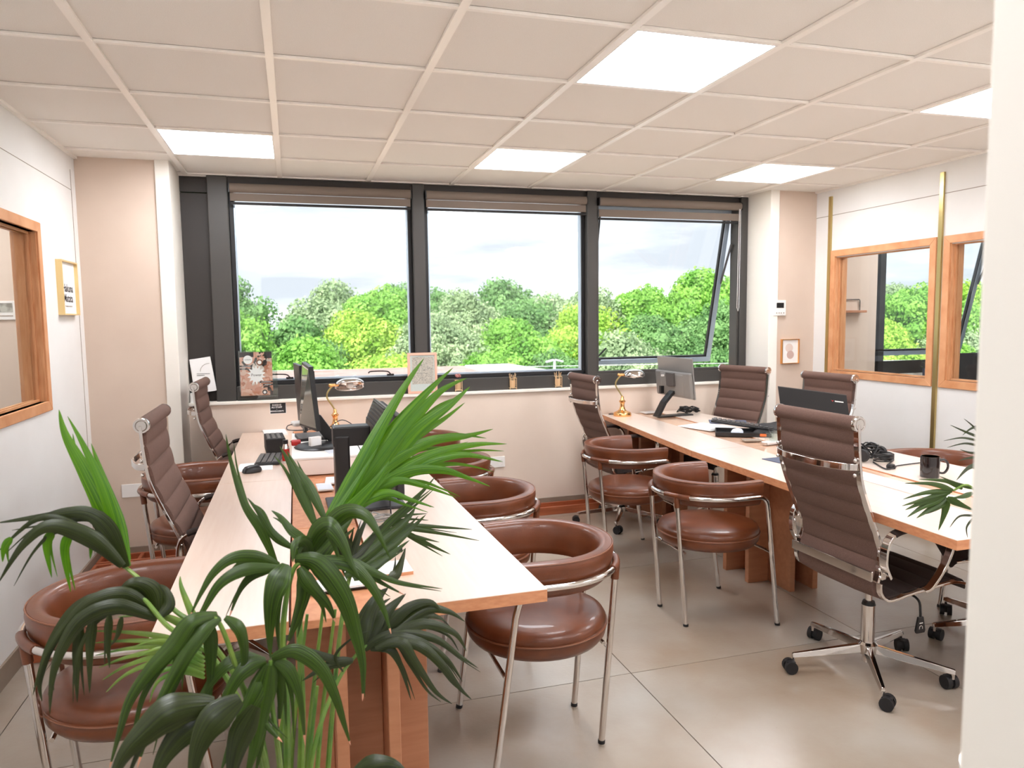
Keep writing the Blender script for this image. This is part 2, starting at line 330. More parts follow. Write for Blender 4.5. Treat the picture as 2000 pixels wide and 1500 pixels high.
# neighbouring rooms seen through the inner windows
wall('wall_neighbour_left', [((-6, 5.0, 0), (-1.31, 5.1, H)), ((-6.1, .35, 0), (-6, 2.0, H)), ((-6.1, 4.0, 0), (-6, 5.1, H)), ((-6.1, 2, 0), (-6, 4, .9)), ((-6.1, 2, 2.3), (-6, 4, H))], 'wall_beige')
wall('wall_neighbour_right', [((4.22, 5.03, 0), (4.72, 5.5, H)), ((10, .35, 0), (10.1, 5.6, H)), ((4.72, 5.33, 0), (10, 5.5, .935))], 'wall_beige')
wall('ceiling_neighbour', [((-6, .45, 2.5), (-1.31, 5.05, 2.54)), ((4.22, .45, 2.5), (10, 5.5, 2.54))], 'tile')
for x, y_, w_ in ((-3.4, 2.4, 'left, the farther one'), (5.6, 2.4, 'right, the farther one'), (-2.3, 3.9, 'left, beside the partition'), (4.75, 3.95, 'right, beside the partition')):
    ht = thing('ceiling_light', 'added unseen ceiling light in the neighbouring room at ' + w_, 'ceiling light', (x, y_, 2.49), 0, 'square light panels set in the ceiling')  # unseen lamps added to brighten the neighbouring rooms
    MB().box((0, 0, 0), (.6, .6, .012)).build('frame', 'white', ht); MB().box((.01, .01, -.003), (.59, .59, .004)).build('diffuser', 'diffuser', ht)
# thin panel joints and brass strips
struct(MB().box((-1.2115, 4.905, .0), (-1.2085, 4.911, 2.40)).box((-1.2115, .45, 2.28), (-1.2085, 4.905, 2.283)).build('trim_5', 'skirt'))
struct(MB().box((4.1185, .45, 2.28), (4.1215, 5.06, 2.284)).build('trim_6', 'skirt'))
struct(MB().box((4.105, 4.875, 0), (4.1215, 4.905, 2.43)).build('trim_7', 'brass'))
struct(MB().box((4.105, 3.835, 0), (4.1215, 3.865, 2.42)).build('trim_8', 'brass'))
# skirtings
struct(MB().box((-1.21, 4.988, 0), (-.772, 5.0, .095)).build('baseboard_back_left', 'skirt', bevel=.002))
struct(MB().box((-.69, 5.318, 0), (3.674, 5.33, .095)).build('baseboard_back', 'skirt', bevel=.002))
struct(MB().box((3.757, 5.048, 0), (4.12, 5.06, .095)).build('baseboard_back_right', 'skirt', bevel=.002))
struct(MB().box((-1.21, .45, 0), (-1.198, 4.988, .095)).build('baseboard_left', 'skirt', bevel=.002))
struct(MB().box((4.108, .45, 0), (4.12, 5.048, .095)).build('baseboard_right', 'skirt', bevel=.002))
# inner windows with oak frames
def oak_frame(name, x, side, y0, y1, z0, z1, w=.05):
    t = MB(); xa, xb = (x-.012, x+.112) if side > 0 else (x-.112, x+.012)
    def mitre(a, b, c, d):      # board given by four corners in (y, z)
        vs = [(q, p[0], p[1]) for q in (xa, xb) for p in (a, b, c, d)]; t.add(vs, [(0, 1, 2, 3), (7, 6, 5, 4), (0, 4, 5, 1), (1, 5, 6, 2), (2, 6, 7, 3), (3, 7, 4, 0)])
    A, B, C, D = (y0, z0), (y1, z0), (y1, z1), (y0, z1); a, b, c, d = (y0+w, z0+w), (y1-w, z0+w), (y1-w, z1-w), (y0+w, z1-w)
    f = struct(MB().box((x-.002 if side > 0 else x-.10, y0+w, z0+w), (x+.1 if side > 0 else x+.002, y0+w+.004, z1-w)).box((x-.002 if side > 0 else x-.10, y1-w-.006, z0+w), (x+.1 if side > 0 else x+.002, y1-w, z1-w)).build(name, 'wood'))
    for q in ((A, B, b, a), (B, C, c, b), (C, D, d, c), (D, A, a, d)):
        t = MB(); mitre(*q); t.build('frame_board', 'wood', f, bevel=.002, seg=1)
    xc = x+side*.045
    MB().box((xc-.003, y0+w, z0+w), (xc+.003, y1-w, z1-w)).build('pane', 'glass', f)
    for s in (-1, 1): MB().box((xc+s*.012-.004, y0+w, z0+w), (xc+s*.012+.004, y0+w+.012, z1-w)).box((xc+s*.012-.004, y1-w-.012, z0+w), (xc+s*.012+.004, y1-w, z1-w)).box((xc+s*.012-.004, y0+w+.012, z0+w), (xc+s*.012+.004, y1-w-.012, z0+w+.012)).box((xc+s*.012-.004, y0+w+.012, z1-w-.012), (xc+s*.012+.004, y1-w-.012, z1-w)).build('bead', 'wood', f)
oak_frame('window_4', -1.21, -1, 3.15, 4.262, 1.06, 2.01)
oak_frame('window_5', 4.12, 1, 3.88, 4.875, 1.01, 2.005)
oak_frame('window_6', 4.12, 1, 2.55, 3.822, 1.01, 2.005)
# ------------------------------------------------------------ outer windows
def fixed_window(name, x0, x1, z0=1.055, z1=2.42, stays=()):
    f = struct(MB().box((x0, 5.40, z0), (x1, 5.46, z0+.03)).box((x0, 5.40, z1-.03), (x1, 5.46, z1)).box((x0, 5.40, z0+.03), (x0+.03, 5.46, z1-.03)).box((x1-.03, 5.40, z0+.03), (x1, 5.46, z1-.03)).build(name, 'gasket', bevel=.003, seg=1))
    MB().box((x0+.03, 5.405, z0+.03), (x1-.03, 5.45, z0+.042)).box((x0+.03, 5.405, z0+.042), (x0+.038, 5.45, z1-.03)).box((x1-.038, 5.405, z0+.042), (x1-.03, 5.45, z1-.03)).build('glazing_strip', 'alu_light', f)
    MB().box((x0+.03, 5.425, z0+.03), (x1-.03, 5.431, z1-.03)).build('pane', 'glass', f)
    for sx in stays:
        MB().cbox((sx, 5.395, z0+.045), (.05, .02, .014)).tube(smooth_path([(sx, 5.39, z0+.05), (sx-.03, 5.38, z0+.072), (sx-.14, 5.38, z0+.074), (sx-.16, 5.385, z0+.062)]), .005, 8).build('window_stay', 'black', f)
    return f
fixed_window('window_1', -.385, .865, stays=(-.03, .68))
fixed_window('window_2', .952, 2.228)
w3 = struct(MB().box((2.312, 5.36, 1.055), (3.605, 5.40, 1.075)).box((3.585, 5.36, 1.075), (3.605, 5.46, 2.40)).box((2.312, 5.36, 1.075), (2.33, 5.46, 2.40)).box((2.312, 5.36, 2.39), (3.605, 5.46, 2.42)).build('window_3', 'alu', bevel=.003, seg=1))
def sash(parent, x0, x1, zt=2.385, zb=1.06, tilt=13.5, stay=True):
    Ls = zt-zb; R_ = Matrix.Rotation(math.radians(tilt), 3, 'X')
    def S(b):
        b.v = [tuple(R_ @ Vector((v[0], v[1], v[2]-zt))+Vector((0, 5.44, zt))) for v in b.v]; return b
    w = .045
    s = S(MB().box((x0, 0, zb), (x1, .05, zb+w)).box((x0, 0, zt-w), (x1, .05, zt)).box((x0, 0, zb+w), (x0+w, .05, zt-w)).box((x1-w, 0, zb+w), (x1, .05, zt-w))).build('sash', 'alu_light', parent, bevel=.004, seg=1)
    S(MB().box((x0+w, .004, zb+w), (x1-w, .03, zb+w+.014)).box((x0+w, .004, zt-w-.014), (x1-w, .03, zt-w)).box((x0+w, .004, zb+w+.014), (x0+w+.014, .03, zt-w-.014)).box((x1-w-.014, .004, zb+w+.014), (x1-w, .03, zt-w-.014))).build('gasket', 'gasket', s)
    S(MB().box((x0+w, .02, zb+w), (x1-w, .026, zt-w))).build('pane', 'glass', s)
    for xs in (x0+.01, x1-.01):
        a = R_ @ Vector((xs, 0, -.62)); MB().sweep([(xs, 5.43, 2.10), (xs, 5.44+a.y, zt+a.z)], [(-.004, -.01), (.004, -.01), (.004, .01), (-.004, .01)]).build('window_stay', 'grey_plastic', parent)
    p = R_ @ Vector((x0+.12, -.01, zb+.05-zt))+Vector((0, 5.44, zt))
    MB().cbox(p+Vector((0, 0, 0)), (.09, .03, .02)).tube([p, p+Vector((.02, -.02, .03)), p+Vector((.09, -.03, .10))], .007, 8).build('window_handle', 'black', parent)
sash(w3, 2.335, 3.58)
# posts, rails and dark side panel
struct(MB().box((-.69, 5.41, .957), (-.515, 5.5, 2.37)).box((-.69, 5.405, 2.375), (-.515, 5.5, CEIL)).build('trim_9', 'alu_dark', bevel=.002))
for k, (a, b) in enumerate(((-.515, -.385), (.865, .952), (2.228, 2.312), (3.605, 3.674))):
    struct(MB().box((a, 5.345, .957), (b, 5.5, CEIL)).build('trim_%d' % (10+k), 'alu', bevel=.006))
for k, (a, b) in enumerate(((-.385, .865), (.952, 2.228), (2.312, 3.605))):
    struct(MB().box((a, 5.36, .957), (b, 5.5, 1.055)).build('trim_%d' % (14+k), 'alu', bevel=.004))
    struct(MB().box((a, 5.37, 2.42), (b, 5.5, CEIL)).build('trim_%d' % (17+k), 'alu_dark', bevel=.002))
BL = ['brown grey roller blind rolled up above the left window', 'brown grey roller blind rolled up above the middle window', 'brown grey roller blind hanging slightly lower above the right window']
for k, (a, b) in enumerate(((-.37, .85), (.965, 2.215), (2.325, 3.595))):
    dz = -.03 if k == 2 else 0
    t = thing('roller_blind', BL[k], 'blind', (a, 5.345, 2.42), 0, 'roller blinds above the windows')
    MB().cyl((0, 0, -.018), (b-a, 0, -.018), .032, 20).build('roll', 'blind', t)
    MB().box((0, -.004, -.105+dz), (b-a, .002, -.052 if k < 2 else -.078)).build('hanging_fabric', 'blind', t)
    MB().box((0, -.012, -.128+dz), (b-a, .012, -.112+dz)).build('bottom_bar', 'black_matte', t, bevel=.003)
    for q in (-.008, b-a): MB().box((q, -.03, -.05), (q+.007, .02, .01)).build('bracket', 'black', t)
    if k == 2: MB().tube([(b-a-.02, -.02, -.02), (b-a-.025, -.02, -.4), (b-a-.03, -.02, -.85), (b-a-.02, -.02, -.88), (b-a-.012, -.02, -.85), (b-a-.01, -.02, -.4), (b-a-.01, -.02, -.02)], .0022, 6).build('pull_cord', 'white', t)
# neighbour window
nw = struct(MB().box((4.72, 5.41, .957), (5.05, 5.5, 2.47)).build('trim_21', 'alu_dark')); struct(MB().box((5.05, 5.345, .957), (5.11, 5.5, 2.47)).box((6.47, 5.345, .957), (6.56, 5.5, 2.47)).box((7.8, 5.345, .957), (7.9, 5.5, 2.47)).build('trim_22', 'alu_dark'))
struct(MB().box((5.11, 5.36, .957), (6.47, 5.5, 1.055)).box((6.56, 5.36, .957), (7.8, 5.5, 1.055)).box((5.11, 5.37, 2.42), (7.8, 5.5, 2.5)).box((7.9, 5.33, .935), (10, 5.5, 2.5)).build('trim_23', 'alu'))
n7 = struct(MB().box((5.11, 5.36, 1.055), (6.47, 5.40, 1.075)).box((5.11, 5.36, 2.40), (6.47, 5.46, 2.42)).build('window_7', 'alu')); sash(n7, 5.13, 6.455)
fixed_window('window_8', 6.56, 7.8)
struct(MB().box((4.72, 5.31, .935), (7.9, 5.44, .957)).build('trim_24', 'trim_white', bevel=.004))
# open wooden floor trough along the wall under the windows
def trough(x0, x1, y0, y1, label):
    t = thing('floor_trough', label, 'cable trough', (x0, y0, 0), 0, 'wooden floor troughs'); w, d = x1-x0, y1-y0
    for b in ((0, 0, w, .02), (0, d-.02, w, d), (0, .02, .02, d-.02), (w-.02, .02, w, d-.02), (w/2-.01, .02, w/2+.01, d-.02)):
        MB().box((b[0], b[1], 0), (b[2], b[3], .06)).build('board', 'wood_red', t, bevel=.002, seg=1)
    MB().box((.02, .02, .001), (w-.02, d-.02, .012)).build('bottom_board', 'wood_red', t)
trough(1.36, 3.3, 5.16, 5.315, 'long open wooden trough on the floor under the windows between the desks')
trough(-1.19, -.72, 4.83, 4.985, 'short open wooden trough on the floor in the left corner of the room')
trough(-1.19, -.98, 3.6, 4.81, 'narrow open wooden trough on the floor along the left wall')
# sockets
def socket(x, y, z, w, label, holes):
    t = thing('wall_socket', label, 'socket', (x, y, z)); MB().box((-w/2, -.009, -.042), (w/2, 0, .042)).build('plate', 'white', t, bevel=.003)
    for h in holes: MB().lathe([(.021, .0), (.021, -.003), (.017, -.003), (.016, .006), (1e-6, .006)], 20, (h, -.0085, 0), True, Matrix.Rotation(math.pi/2, 3, 'X').inverted()).build('outlet', 'white', t)
socket(1.455, 5.33, .405, .15, 'white double wall socket under the middle window', (-.036, .036))
socket(-.985, 5.0, .455, .15, 'white wall socket plate on the beige wall at far left', (.03,))

wall('wall_facade', [((-6, 5.35, -5), (10, 5.5, -.06)), ((-6, 5.5, -.25), (10, 5.58, .93))])
# ------------------------------------------------------------ desks
DT = .735
def quad_top(t, pts, name, m, z0=DT-.036, z1=DT):
    b = MB(); n = len(pts)
    b.add([(p[0], p[1], z0) for p in pts]+[(p[0], p[1], z1-.002) for p in pts], [tuple(range(n))[::-1]]+[(i, (i+1) % n, n+(i+1) % n, n+i) for i in range(n)])
    e = b.build(name+'_edge', 'ply_edge', t)
    b = MB(); b.prism(pts, z1-.002, z1); return b.build(name, m, t)
def pedestal(t, cx, cy, xs, ys, hx, hy):
    for x in xs: MB().box((x-.017, cy-hy, 0), (x+.017, cy+hy, DT-.037)).build('pedestal_board', 'ply', t, bevel=.0025, seg=1)
    for y in ys:
        e = sorted([cx-hx]+[q for x in xs for q in (x-.0172, x+.0172)]+[cx+hx])
        for a, b in zip(e[::2], e[1::2]): MB().box((a, y-.017, 0), (b, y+.017, DT-.037)).build('pedestal_cross_board', 'ply', t, bevel=.0025, seg=1)
def desk(name, label, lid, cols, peds, trough):
    t = thing(name, label, 'desk', (0, 0, 0))
    # every module: left top, centre trough lid, right top
    for (yn, yf, ln, lf, rn, rf) in cols:
        g = .002; c0n, c1n, c0f, c1f = trough[0](yn), trough[1](yn), trough[0](yf), trough[1](yf)
        quad_top(t, [(ln, yn+g), (c0n-g, yn+g), (c0f-g, yf-g), (lf, yf-g)], 'desk_top', 'top' if lid == 'ply_edge' else 'top_glare')
        quad_top(t, [(c1n+g, yn+g), (rn, yn+g), (rf, yf-g), (c1f+g, yf-g)], 'desk_top', 'top' if lid == 'ply_edge' else 'top_glare')
        n = max(1, int(round((yf-yn)/.85)))
        for k in range(n):
            a, b = yn+(yf-yn)*k/n+.004, yn+(yf-yn)*(k+1)/n-.004
            MB().prism([(trough[0](a)+.003, a), (trough[1](a)-.003, a), (trough[1](b)-.003, b), (trough[0](b)+.003, b)], DT-.03, DT-.006)  .build('cable_lid', lid, t, bevel=.002, seg=1)
    for p in peds: pedestal(t, *p)
    return t
lt0, lt1 = (lambda y: -.035+.004*(y-2)), (lambda y: .205+.004*(y-2))
desk('shared_desk', 'long pale wood shared desk at left behind the palm, holding the side-on monitors', 'ply_edge',
     [(1.895, 3.66, -.363, -.363, .665, .622), (3.66, 5.31, -.363, -.357, .622, .60)],
     [(.163, 2.225, (.092, .235), (2.13, 2.32), .19, .25), (.163, 3.62, (.092, .235), (3.53, 3.72), .19, .25), (.163, 5.0, (.092, .235), (4.9, 5.08), .19, .25)], (lt0, lt1))
rt0, rt1 = (lambda y: 2.475+.035*(y-1.85)), (lambda y: 2.70+.0*(y-1.85)+.03*(y-1.85))
desk('shared_desk', 'long pale wood shared desk at right holding the black mug and grey-backed monitor', 'lid_glare',
     [(1.874, 3.66, 2.126, 2.166, 3.21, 3.17), (3.66, 5.31, 2.166, 2.33, 3.17, 3.07)],
     [(2.62, 3.57, (2.552, 2.70), (3.46, 3.68), .215, .315), (2.66, 5.0, (2.59, 2.735), (4.9, 5.1), .2, .24), (2.80, 2.05, (2.74, 2.87), (1.98, 2.10), .13, .13)], (rt0, rt1))
# ------------------------------------------------------------ brown tub chairs (facing +x, origin under the seat)
def tub_chair(label):
    t = thing('tub_chair', label, 'chair', group='round brown leather chairs around the two desks')
    pr = [(1e-6, .372), (.20, .372), (.232, .380), (.246, .398), (.250, .418), (.2475, .4285), (.2525, .431), (.2525, .4345), (.2475, .437), (.249, .448), (.240, .463), (.215, .474), (.17, .480), (.09, .484), (1e-6, .485)]
    se = MB().lathe(pr, 48).build('seat', 'leather', t)
    MB().tube([(.2515*math.cos(a), .2515*math.sin(a), .433) for a in [2*math.pi*i/48 for i in range(48)]], .0032, 6, closed=True).build('piping', 'leather_dark', se)
    R = .238
    path = [Vector((.13, -.232, 0)), Vector((.08, -.236, 0)), Vector((.03, -R, 0))]+[Vector((-.002-(R+.0)*math.sin(a)*1.0, -R*math.cos(a), 0)) for a in [math.pi*i/26 for i in range(0, 27)]]+[Vector((.03, R, 0)), Vector((.08, .236, 0)), Vector((.13, .232, 0))]
    # cross-section: a = inward, b = up
    prof = []
    for i in range(16):
        u = 2*math.pi*i/16; prof.append((.030*math.copysign(abs(math.cos(u))**.6, math.cos(u)), .063*math.copysign(abs(math.sin(u))**.62, math.sin(u))))
    prof = [(a+.012*(b/.063), b) for a, b in prof]
    b = MB(); b.sweep([p+Vector((0, 0, .660)) for p in path], prof, caps=True)
    b.build('backrest', 'leather', t)
    # seam line along the top
    b = MB(); k = []
    for i, p in enumerate(path):
        q = path[min(i+1, len(path)-1)]-path[max(i-1, 0)]; q.normalize(); n_ = Vector((0, 0, 1)).cross(q)
        k.append(p+n_*(.012+.020)+Vector((0, 0, .718)))
    b.tube(k, .0028, 6).build('piping', 'leather_dark', t.children[-1])
    # rail following the outside, bending down into the front legs
    off = .044; rail = []
    for i, p in enumerate(path[1:-1]):
        i += 1; q = path[i+1]-path[i-1]; q.normalize(); n_ = Vector((0, 0, 1)).cross(q); rail.append(p+n_*off+Vector((0, 0, .648)))
    def leg_path(s):
        e = rail[0] if s < 0 else rail[-1]
        return smooth_path([e, e+Vector((.035, 0, -.003)), e+Vector((.060, -s*.001, -.028)), Vector((.158, s*.272, .56))], 5)+[Vector((.232, s*.256, .004))]
    MB().tube(rail, .0115, 10).build('rail', 'chrome', t)
    for s in (-1, 1):
        l = MB().tube(leg_path(s), .0115, 10).build('leg', 'chrome', t); MB().cyl((.2335, s*.2555, 0), (.231, s*.256, .012), .0128, 12).build('foot', 'rubber', l)
    for s in (-1, 1):
        i = min(range(len(rail)), key=lambda i: abs(rail[i].y-s*.135) + (rail[i].x > -.1)*9); top = rail[i]
        l = MB().cyl(top, (-.196, s*.131, .004), .0115, 12).build('leg', 'chrome', t); MB().cyl((-.196, s*.131, 0), (-.1965, s*.131, .012), .0128, 12).build('foot', 'rubber', l)
        sl = MB().tube([rail[j] for j in range(i-2, i+3)], .0142, 10); sl.cyl(top, top+(Vector((-.196, s*.131, .004))-top).normalized()*.055, .0142, 12); sl.build('leather_sleeve', 'leather', l)
    MB().cyl((.192, -.264, .365), (.192, .264, .365), .007, 8).cyl((-.205, -.132, .365), (-.205, .132, .365), .007, 8).cyl((-.205, -.05, .367), (.192, -.05, .367), .009, 8).cyl((-.205, .05, .367), (.192, .05, .367), .009, 8).build('under_frame', 'chrome', t)
    return t
PI = math.pi
tub0 = tub_chair('brown leather round chair at the near right corner of the left desk, closest to camera'); tub0.location = (.798, 2.40, 0); tub0.rotation_euler.z = PI
TUBS = [(.785, 3.22, PI, 'brown leather round chair second along the right side of the left desk'), (.785, 4.02, PI, 'brown leather round chair third along the right side of the left desk'),
        (.80, 4.86, PI, 'brown leather round chair at the window end of the left desk, right side, behind fronds'),
        (1.975, 3.175, 0, 'brown leather round chair nearest camera on the left side of the right desk'), (1.985, 4.11, 0, 'brown leather round chair on the left side of the right desk, before the office chair'),
        (-.475, 2.33, .05, 'brown leather round chair at the lower left behind hanging palm leaves'), (-.50, 4.12, 0, 'brown leather round chair behind the office chair on the left side of the left desk'),
        (3.36, 3.10, PI, 'brown leather round chair beyond the right desk, its back showing behind the mug')]
for x, y, r, lab in TUBS: dup(tub0, (x, y, 0), r, lab)
# ------------------------------------------------------------ ribbed office chairs (facing +x, origin under the column)
def resample(pts, n):
    P = smooth_path(pts, 12); d = [0]
    for a, b in zip(P, P[1:]): d.append(d[-1]+(b-a).length)
    out = []; j = 0
    for i in range(n):
        s = d[-1]*i/(n-1)
        while j < len(d)-2 and d[j+1] < s: j += 1
        f = (s-d[j])/max(1e-9, d[j+1]-d[j]); out.append(P[j].lerp(P[j+1], f))
    return out, d[-1]
def office_chair(label):
    t = thing('office_chair', label, 'office chair', group='high-backed brown ribbed office chairs')
    back = [(-.305, 0, 1.085), (-.300, 0, 1.0), (-.288, 0, .90), (-.272, 0, .84), (-.235, 0, .75), (-.190, 0, .65), (-.168, 0, .59), (-.175, 0, .53), (-.188, 0, .475), (-.185, 0, .435), (-.155, 0, .408)]
    seat = [(-.155, 0, .408), (-.11, 0, .405), (-.05, 0, .415), (.10, 0, .432), (.20, 0, .437), (.255, 0, .425), (.275, 0, .395)]
    def sling(pts, pitch, n, w, name, m):
        P, ln = resample(pts, n); b = MB(); vs = []; fs = []; ribs = max(1, round(ln/pitch)); ny = 5
        nor = []
        for i in range(n):
            q = P[min(i+1, n-1)]-P[max(i-1, 0)]; q.normalize(); nor.append(Vector((-q.z, 0, q.x)))
        for side in (1, -1):
            for i, p in enumerate(P):
                f = (i/(n-1)*ribs) % 1; h = .003+.015*abs(math.sin(math.pi*f))**.38
                for k in range(ny):
                    y = -w/2+w*k/(ny-1); e = .6 if k in (0, ny-1) else 1
                    vs.append(p+nor[i]*h*side*e+Vector((0, y, 0)))
        o = n*ny
        for s_ in (0, o):
            for i in range(n-1):
                for k in range(ny-1):
                    a = s_+i*ny+k; q = (a, a+1, a+ny+1, a+ny); fs.append(q if s_ else q[::-1])
        for i in range(n-1):
            a = i*ny; fs.append((a, a+ny, a+ny+o, a+o)); a = i*ny+ny-1; fs.append((a+ny, a, a+o, a+ny+o))
        for k in range(ny-1): fs.append((k, k+1, k+1+o, k+o)[::-1]); a = (n-1)*ny+k; fs.append((a, a+1, a+1+o, a+o))
        return b.add(vs, fs, True).build(name, m, t)
    sling(back, .078, 122, .43, 'backrest', 'fabric'); sling(seat, .085, 84, .46, 'seat', 'fabric_dark')
    hr = MB().cyl((-.305, -.222, 1.085), (-.305, .222, 1.085), .028, 24).build('headrest_roll', 'fabric', t)
    for s in (-1, 1): MB().lathe([(1e-6, 0), (.018, 0), (.020, .004), (.022, .001), (.028, .001), (.030, .006), (.030, .016), (1e-6, .016)], 24, (-.305, s*.238, 1.085), True, Matrix.Rotation(-s*math.pi/2, 3, 'X').inverted() if s > 0 else Matrix.Rotation(-math.pi/2, 3, 'X')).build('end_cap', 'chrome', hr)
    fl_ = [(-.004, -.013), (.004, -.013), (.004, .013), (-.004, .013)]
    for s in (-1, 1):
        P, _ = resample([Vector(p)+Vector((-.004, s*.226, 0)) for p in back[:-2]], 40)
        MB().sweep(P, [(-.006, -.014), (.006, -.014), (.006, .014), (-.006, .014)], up=(0, 1, 0), sm=False).build('side_rail', 'chrome', t, bevel=.002)
        P, _ = resample([Vector(p)+Vector((0, s*.240, 0)) for p in [(-.188, 0, .475), (-.185, 0, .44)]+seat[:-1]], 30)
        MB().sweep(P, [(-.005, -.012), (.005, -.012), (.005, .012), (-.005, .012)], up=(0, 1, 0), sm=False).build('side_rail', 'chrome', t, bevel=.002)
        for z in (.925, .905): MB().ball((-.305, s*.226, z), .006, 8)
        arm = smooth_path([(-.165, s*.262, .50), (-.195, s*.266, .56), (-.185, s*.268, .64), (-.13, s*.268, .675), (0, s*.268, .682), (.10, s*.268, .67), (.15, s*.266, .61), (.12, s*.262, .52), (.06, s*.256, .44), (.03, s*.25, .425)], 6)
        ar = MB().sweep(arm, [(-.016, -.006), (.016, -.006), (.016, .006), (-.016, .006)], up=(0, 0, 1), sm=True).build('armrest', 'chrome', t, bevel=.002)
        MB().sweep(arm[16:32], [(.021*math.cos(a), .012*math.sin(a)) for a in [2*math.pi*i/10 for i in range(10)]]).build('arm_pad', 'fabric_dark', ar)
        br = MB().cbox((-.183, s*.245, .555), (.022, .012, .13), ry=-.12).build('arm_bracket', 'chrome', ar, bevel=.003)
        for z in (.50, .53, .60): MB().ball((-.188-.01*(z-.5)/.1, s*.243, z), .008, 10).build('bolt', 'chrome', br)
    hb = smooth_path([(-.30, -.226, .925), (-.335, -.20, .925), (-.372, -.10, .925), (-.378, 0, .925), (-.372, .10, .925), (-.335, .20, .925), (-.30, .226, .925)], 5)
    MB().sweep(hb, [(-.005, -.013), (.005, -.013), (.005, .013), (-.005, .013)], sm=True).build('handle_bar', 'chrome', t, bevel=.002)
    for s in (-1, 1): MB().ball((-.312, s*.226, .95), .008, 10).ball((-.312, s*.226, .895), .008, 10).build('bolt', 'chrome', t)
    MB().box((-.222, -.232, .482), (-.212, .232, .520)).build('cross_bar', 'chrome', t, bevel=.002)
    MB().box((-.10, -.10, .37), (.10, .10, .398)).build('seat_plate', 'black', t, bevel=.01)
    MB().cyl((0, 0, .28), (0, 0, .385), .014, 16).build('piston', 'chrome', t)
    c = MB().cyl((0, 0, .125), (0, 0, .285), .028, 24).cyl((0, 0, .04), (0, 0, .09), .020, 20).build('column', 'chrome', t); MB().cyl((0, 0, .285), (0, 0, .30), .029, 24, .024).build('collar', 'black', c)
    MB().lathe([(1e-6, .075), (.034, .075), (.042, .085), (.042, .118), (.032, .128), (1e-6, .128)], 24).build('hub', 'chrome', t)
    for k in range(5):
        a = math.radians(72*k+20); d = Vector((math.cos(a), math.sin(a), 0)); n_ = Vector((-d.y, d.x, 0)); b = MB()
        def ring(r, w, z0, z1): p = d*r; return [p-n_*w+Vector((0, 0, z0)), p+n_*w+Vector((0, 0, z0)), p+n_*w*.55+Vector((0, 0, z1)), p-n_*w*.55+Vector((0, 0, z1))]
        vs = ring(.035, .020, .084, .118)+ring(.18, .016, .074, .102)+ring(.325, .012, .066, .086)+ring(.335, .010, .066, .083)
        b.add(vs, [(0, 1, 2, 3)[::-1]]+[(4*i+j, 4*i+(j+1) % 4, 4*i+4+(j+1) % 4, 4*i+4+j) for i in range(3) for j in range(4)]+[(12, 13, 14, 15)])
        b.build('base_arm', 'chrome', t, bevel=.003)
        p = d*.325; h = a+1.2*k+.7; f = Vector((math.cos(h), math.sin(h), 0)); g = Vector((-f.y, f.x, 0)); cw = p-f*.018
        cs = MB().cyl(cw+g*.006+Vector((0, 0, .027)), cw+g*.026+Vector((0, 0, .027)), .027, 18).cyl(cw-g*.006+Vector((0, 0, .027)), cw-g*.026+Vector((0, 0, .027)), .027, 18)
        cs.cbox(cw+Vector((0, 0, .034)), (.036, .034, .034), rz=h); cs.build('caster', 'rubber', t); MB().cyl(p+Vector((0, 0, .045)), p+Vector((0, 0, .072)), .007, 10).build('caster_stem', 'chrome', t.children[-1])
    lv = MB().tube(smooth_path([(.03, -.08, .385), (.04, -.17, .385), (.045, -.215, .37), (.045, -.225, .33), (.045, -.226, .305)], 5), .005, 8).build('height_lever', 'black', t)
    b = MB(); b.add([(.032, -.231, .31), (.058, -.231, .31), (.070, -.231, .255), (.066, -.231, .245), (.024, -.231, .245), (.020, -.231, .255), (.032, -.221, .31), (.058, -.221, .31), (.070, -.221, .255), (.066, -.221, .245), (.024, -.221, .245), (.020, -.221, .255)],
        [(0, 1, 2, 3, 4, 5), (11, 10, 9, 8, 7, 6)]+[(i, (i+1) % 6, 6+(i+1) % 6, 6+i)[::-1] for i in range(6)]); b.build('lever_paddle', 'black', lv, bevel=.002)
    MB().box((.036, -.2316, .284), (.054, -.2311, .288)).build('pictogram', 'white', lv); MB().tube([(.036, -.2314, .262), (.037, -.2314, .272), (.045, -.2314, .276), (.052, -.2314, .272), (.053, -.2314, .262)], .0009, 5).build('pictogram', 'white', lv)
    return t
oc0 = office_chair('brown ribbed office chair in the right foreground, back to camera, black paddle under its seat')
oc0.location = (2.275, 2.415, 0); oc0.rotation_euler.z = math.radians(1.5); oc0.scale = (.96, .96, 1.01)
OFF = [(-.265, 3.33, 0, 'brown ribbed office chair at the left desk, near the grey-framed left wall window', (1, 1.12, 1.02)), (-.275, 5.02, -.04, 'brown ribbed office chair at the left desk, farthest left against the sill', (1, 1, 1.02)),
       (2.275, 4.82, .06, 'brown ribbed office chair left of the brass lamp on the right desk', (1, .92, .99)), (3.07, 4.84, PI+.27, 'brown ribbed office chair facing us right of the grey-backed monitor', (1, 1, 1)),
       (3.14, 4.04, PI+.1, 'brown ribbed office chair facing us behind the black monitor lid', (1, .95, 1)), (3.09, 2.45, math.radians(142), 'brown office chair under the near end of the right desk, cut off by the doorway', (1, 1, .98))]
for x, y, r, lab, sc in OFF: o = dup(oc0, (x, y, 0), r, lab); o.scale = sc

# ------------------------------------------------------------ things on the sill
SY = 5.345; SZ = .957
def panel(mb, c, w, h, d, rz=0, tilt=0):     # upright panel, facing -y, leaning back by tilt
    return mb.cbox(c, (w, d, h), rz=rz, rx=tilt)
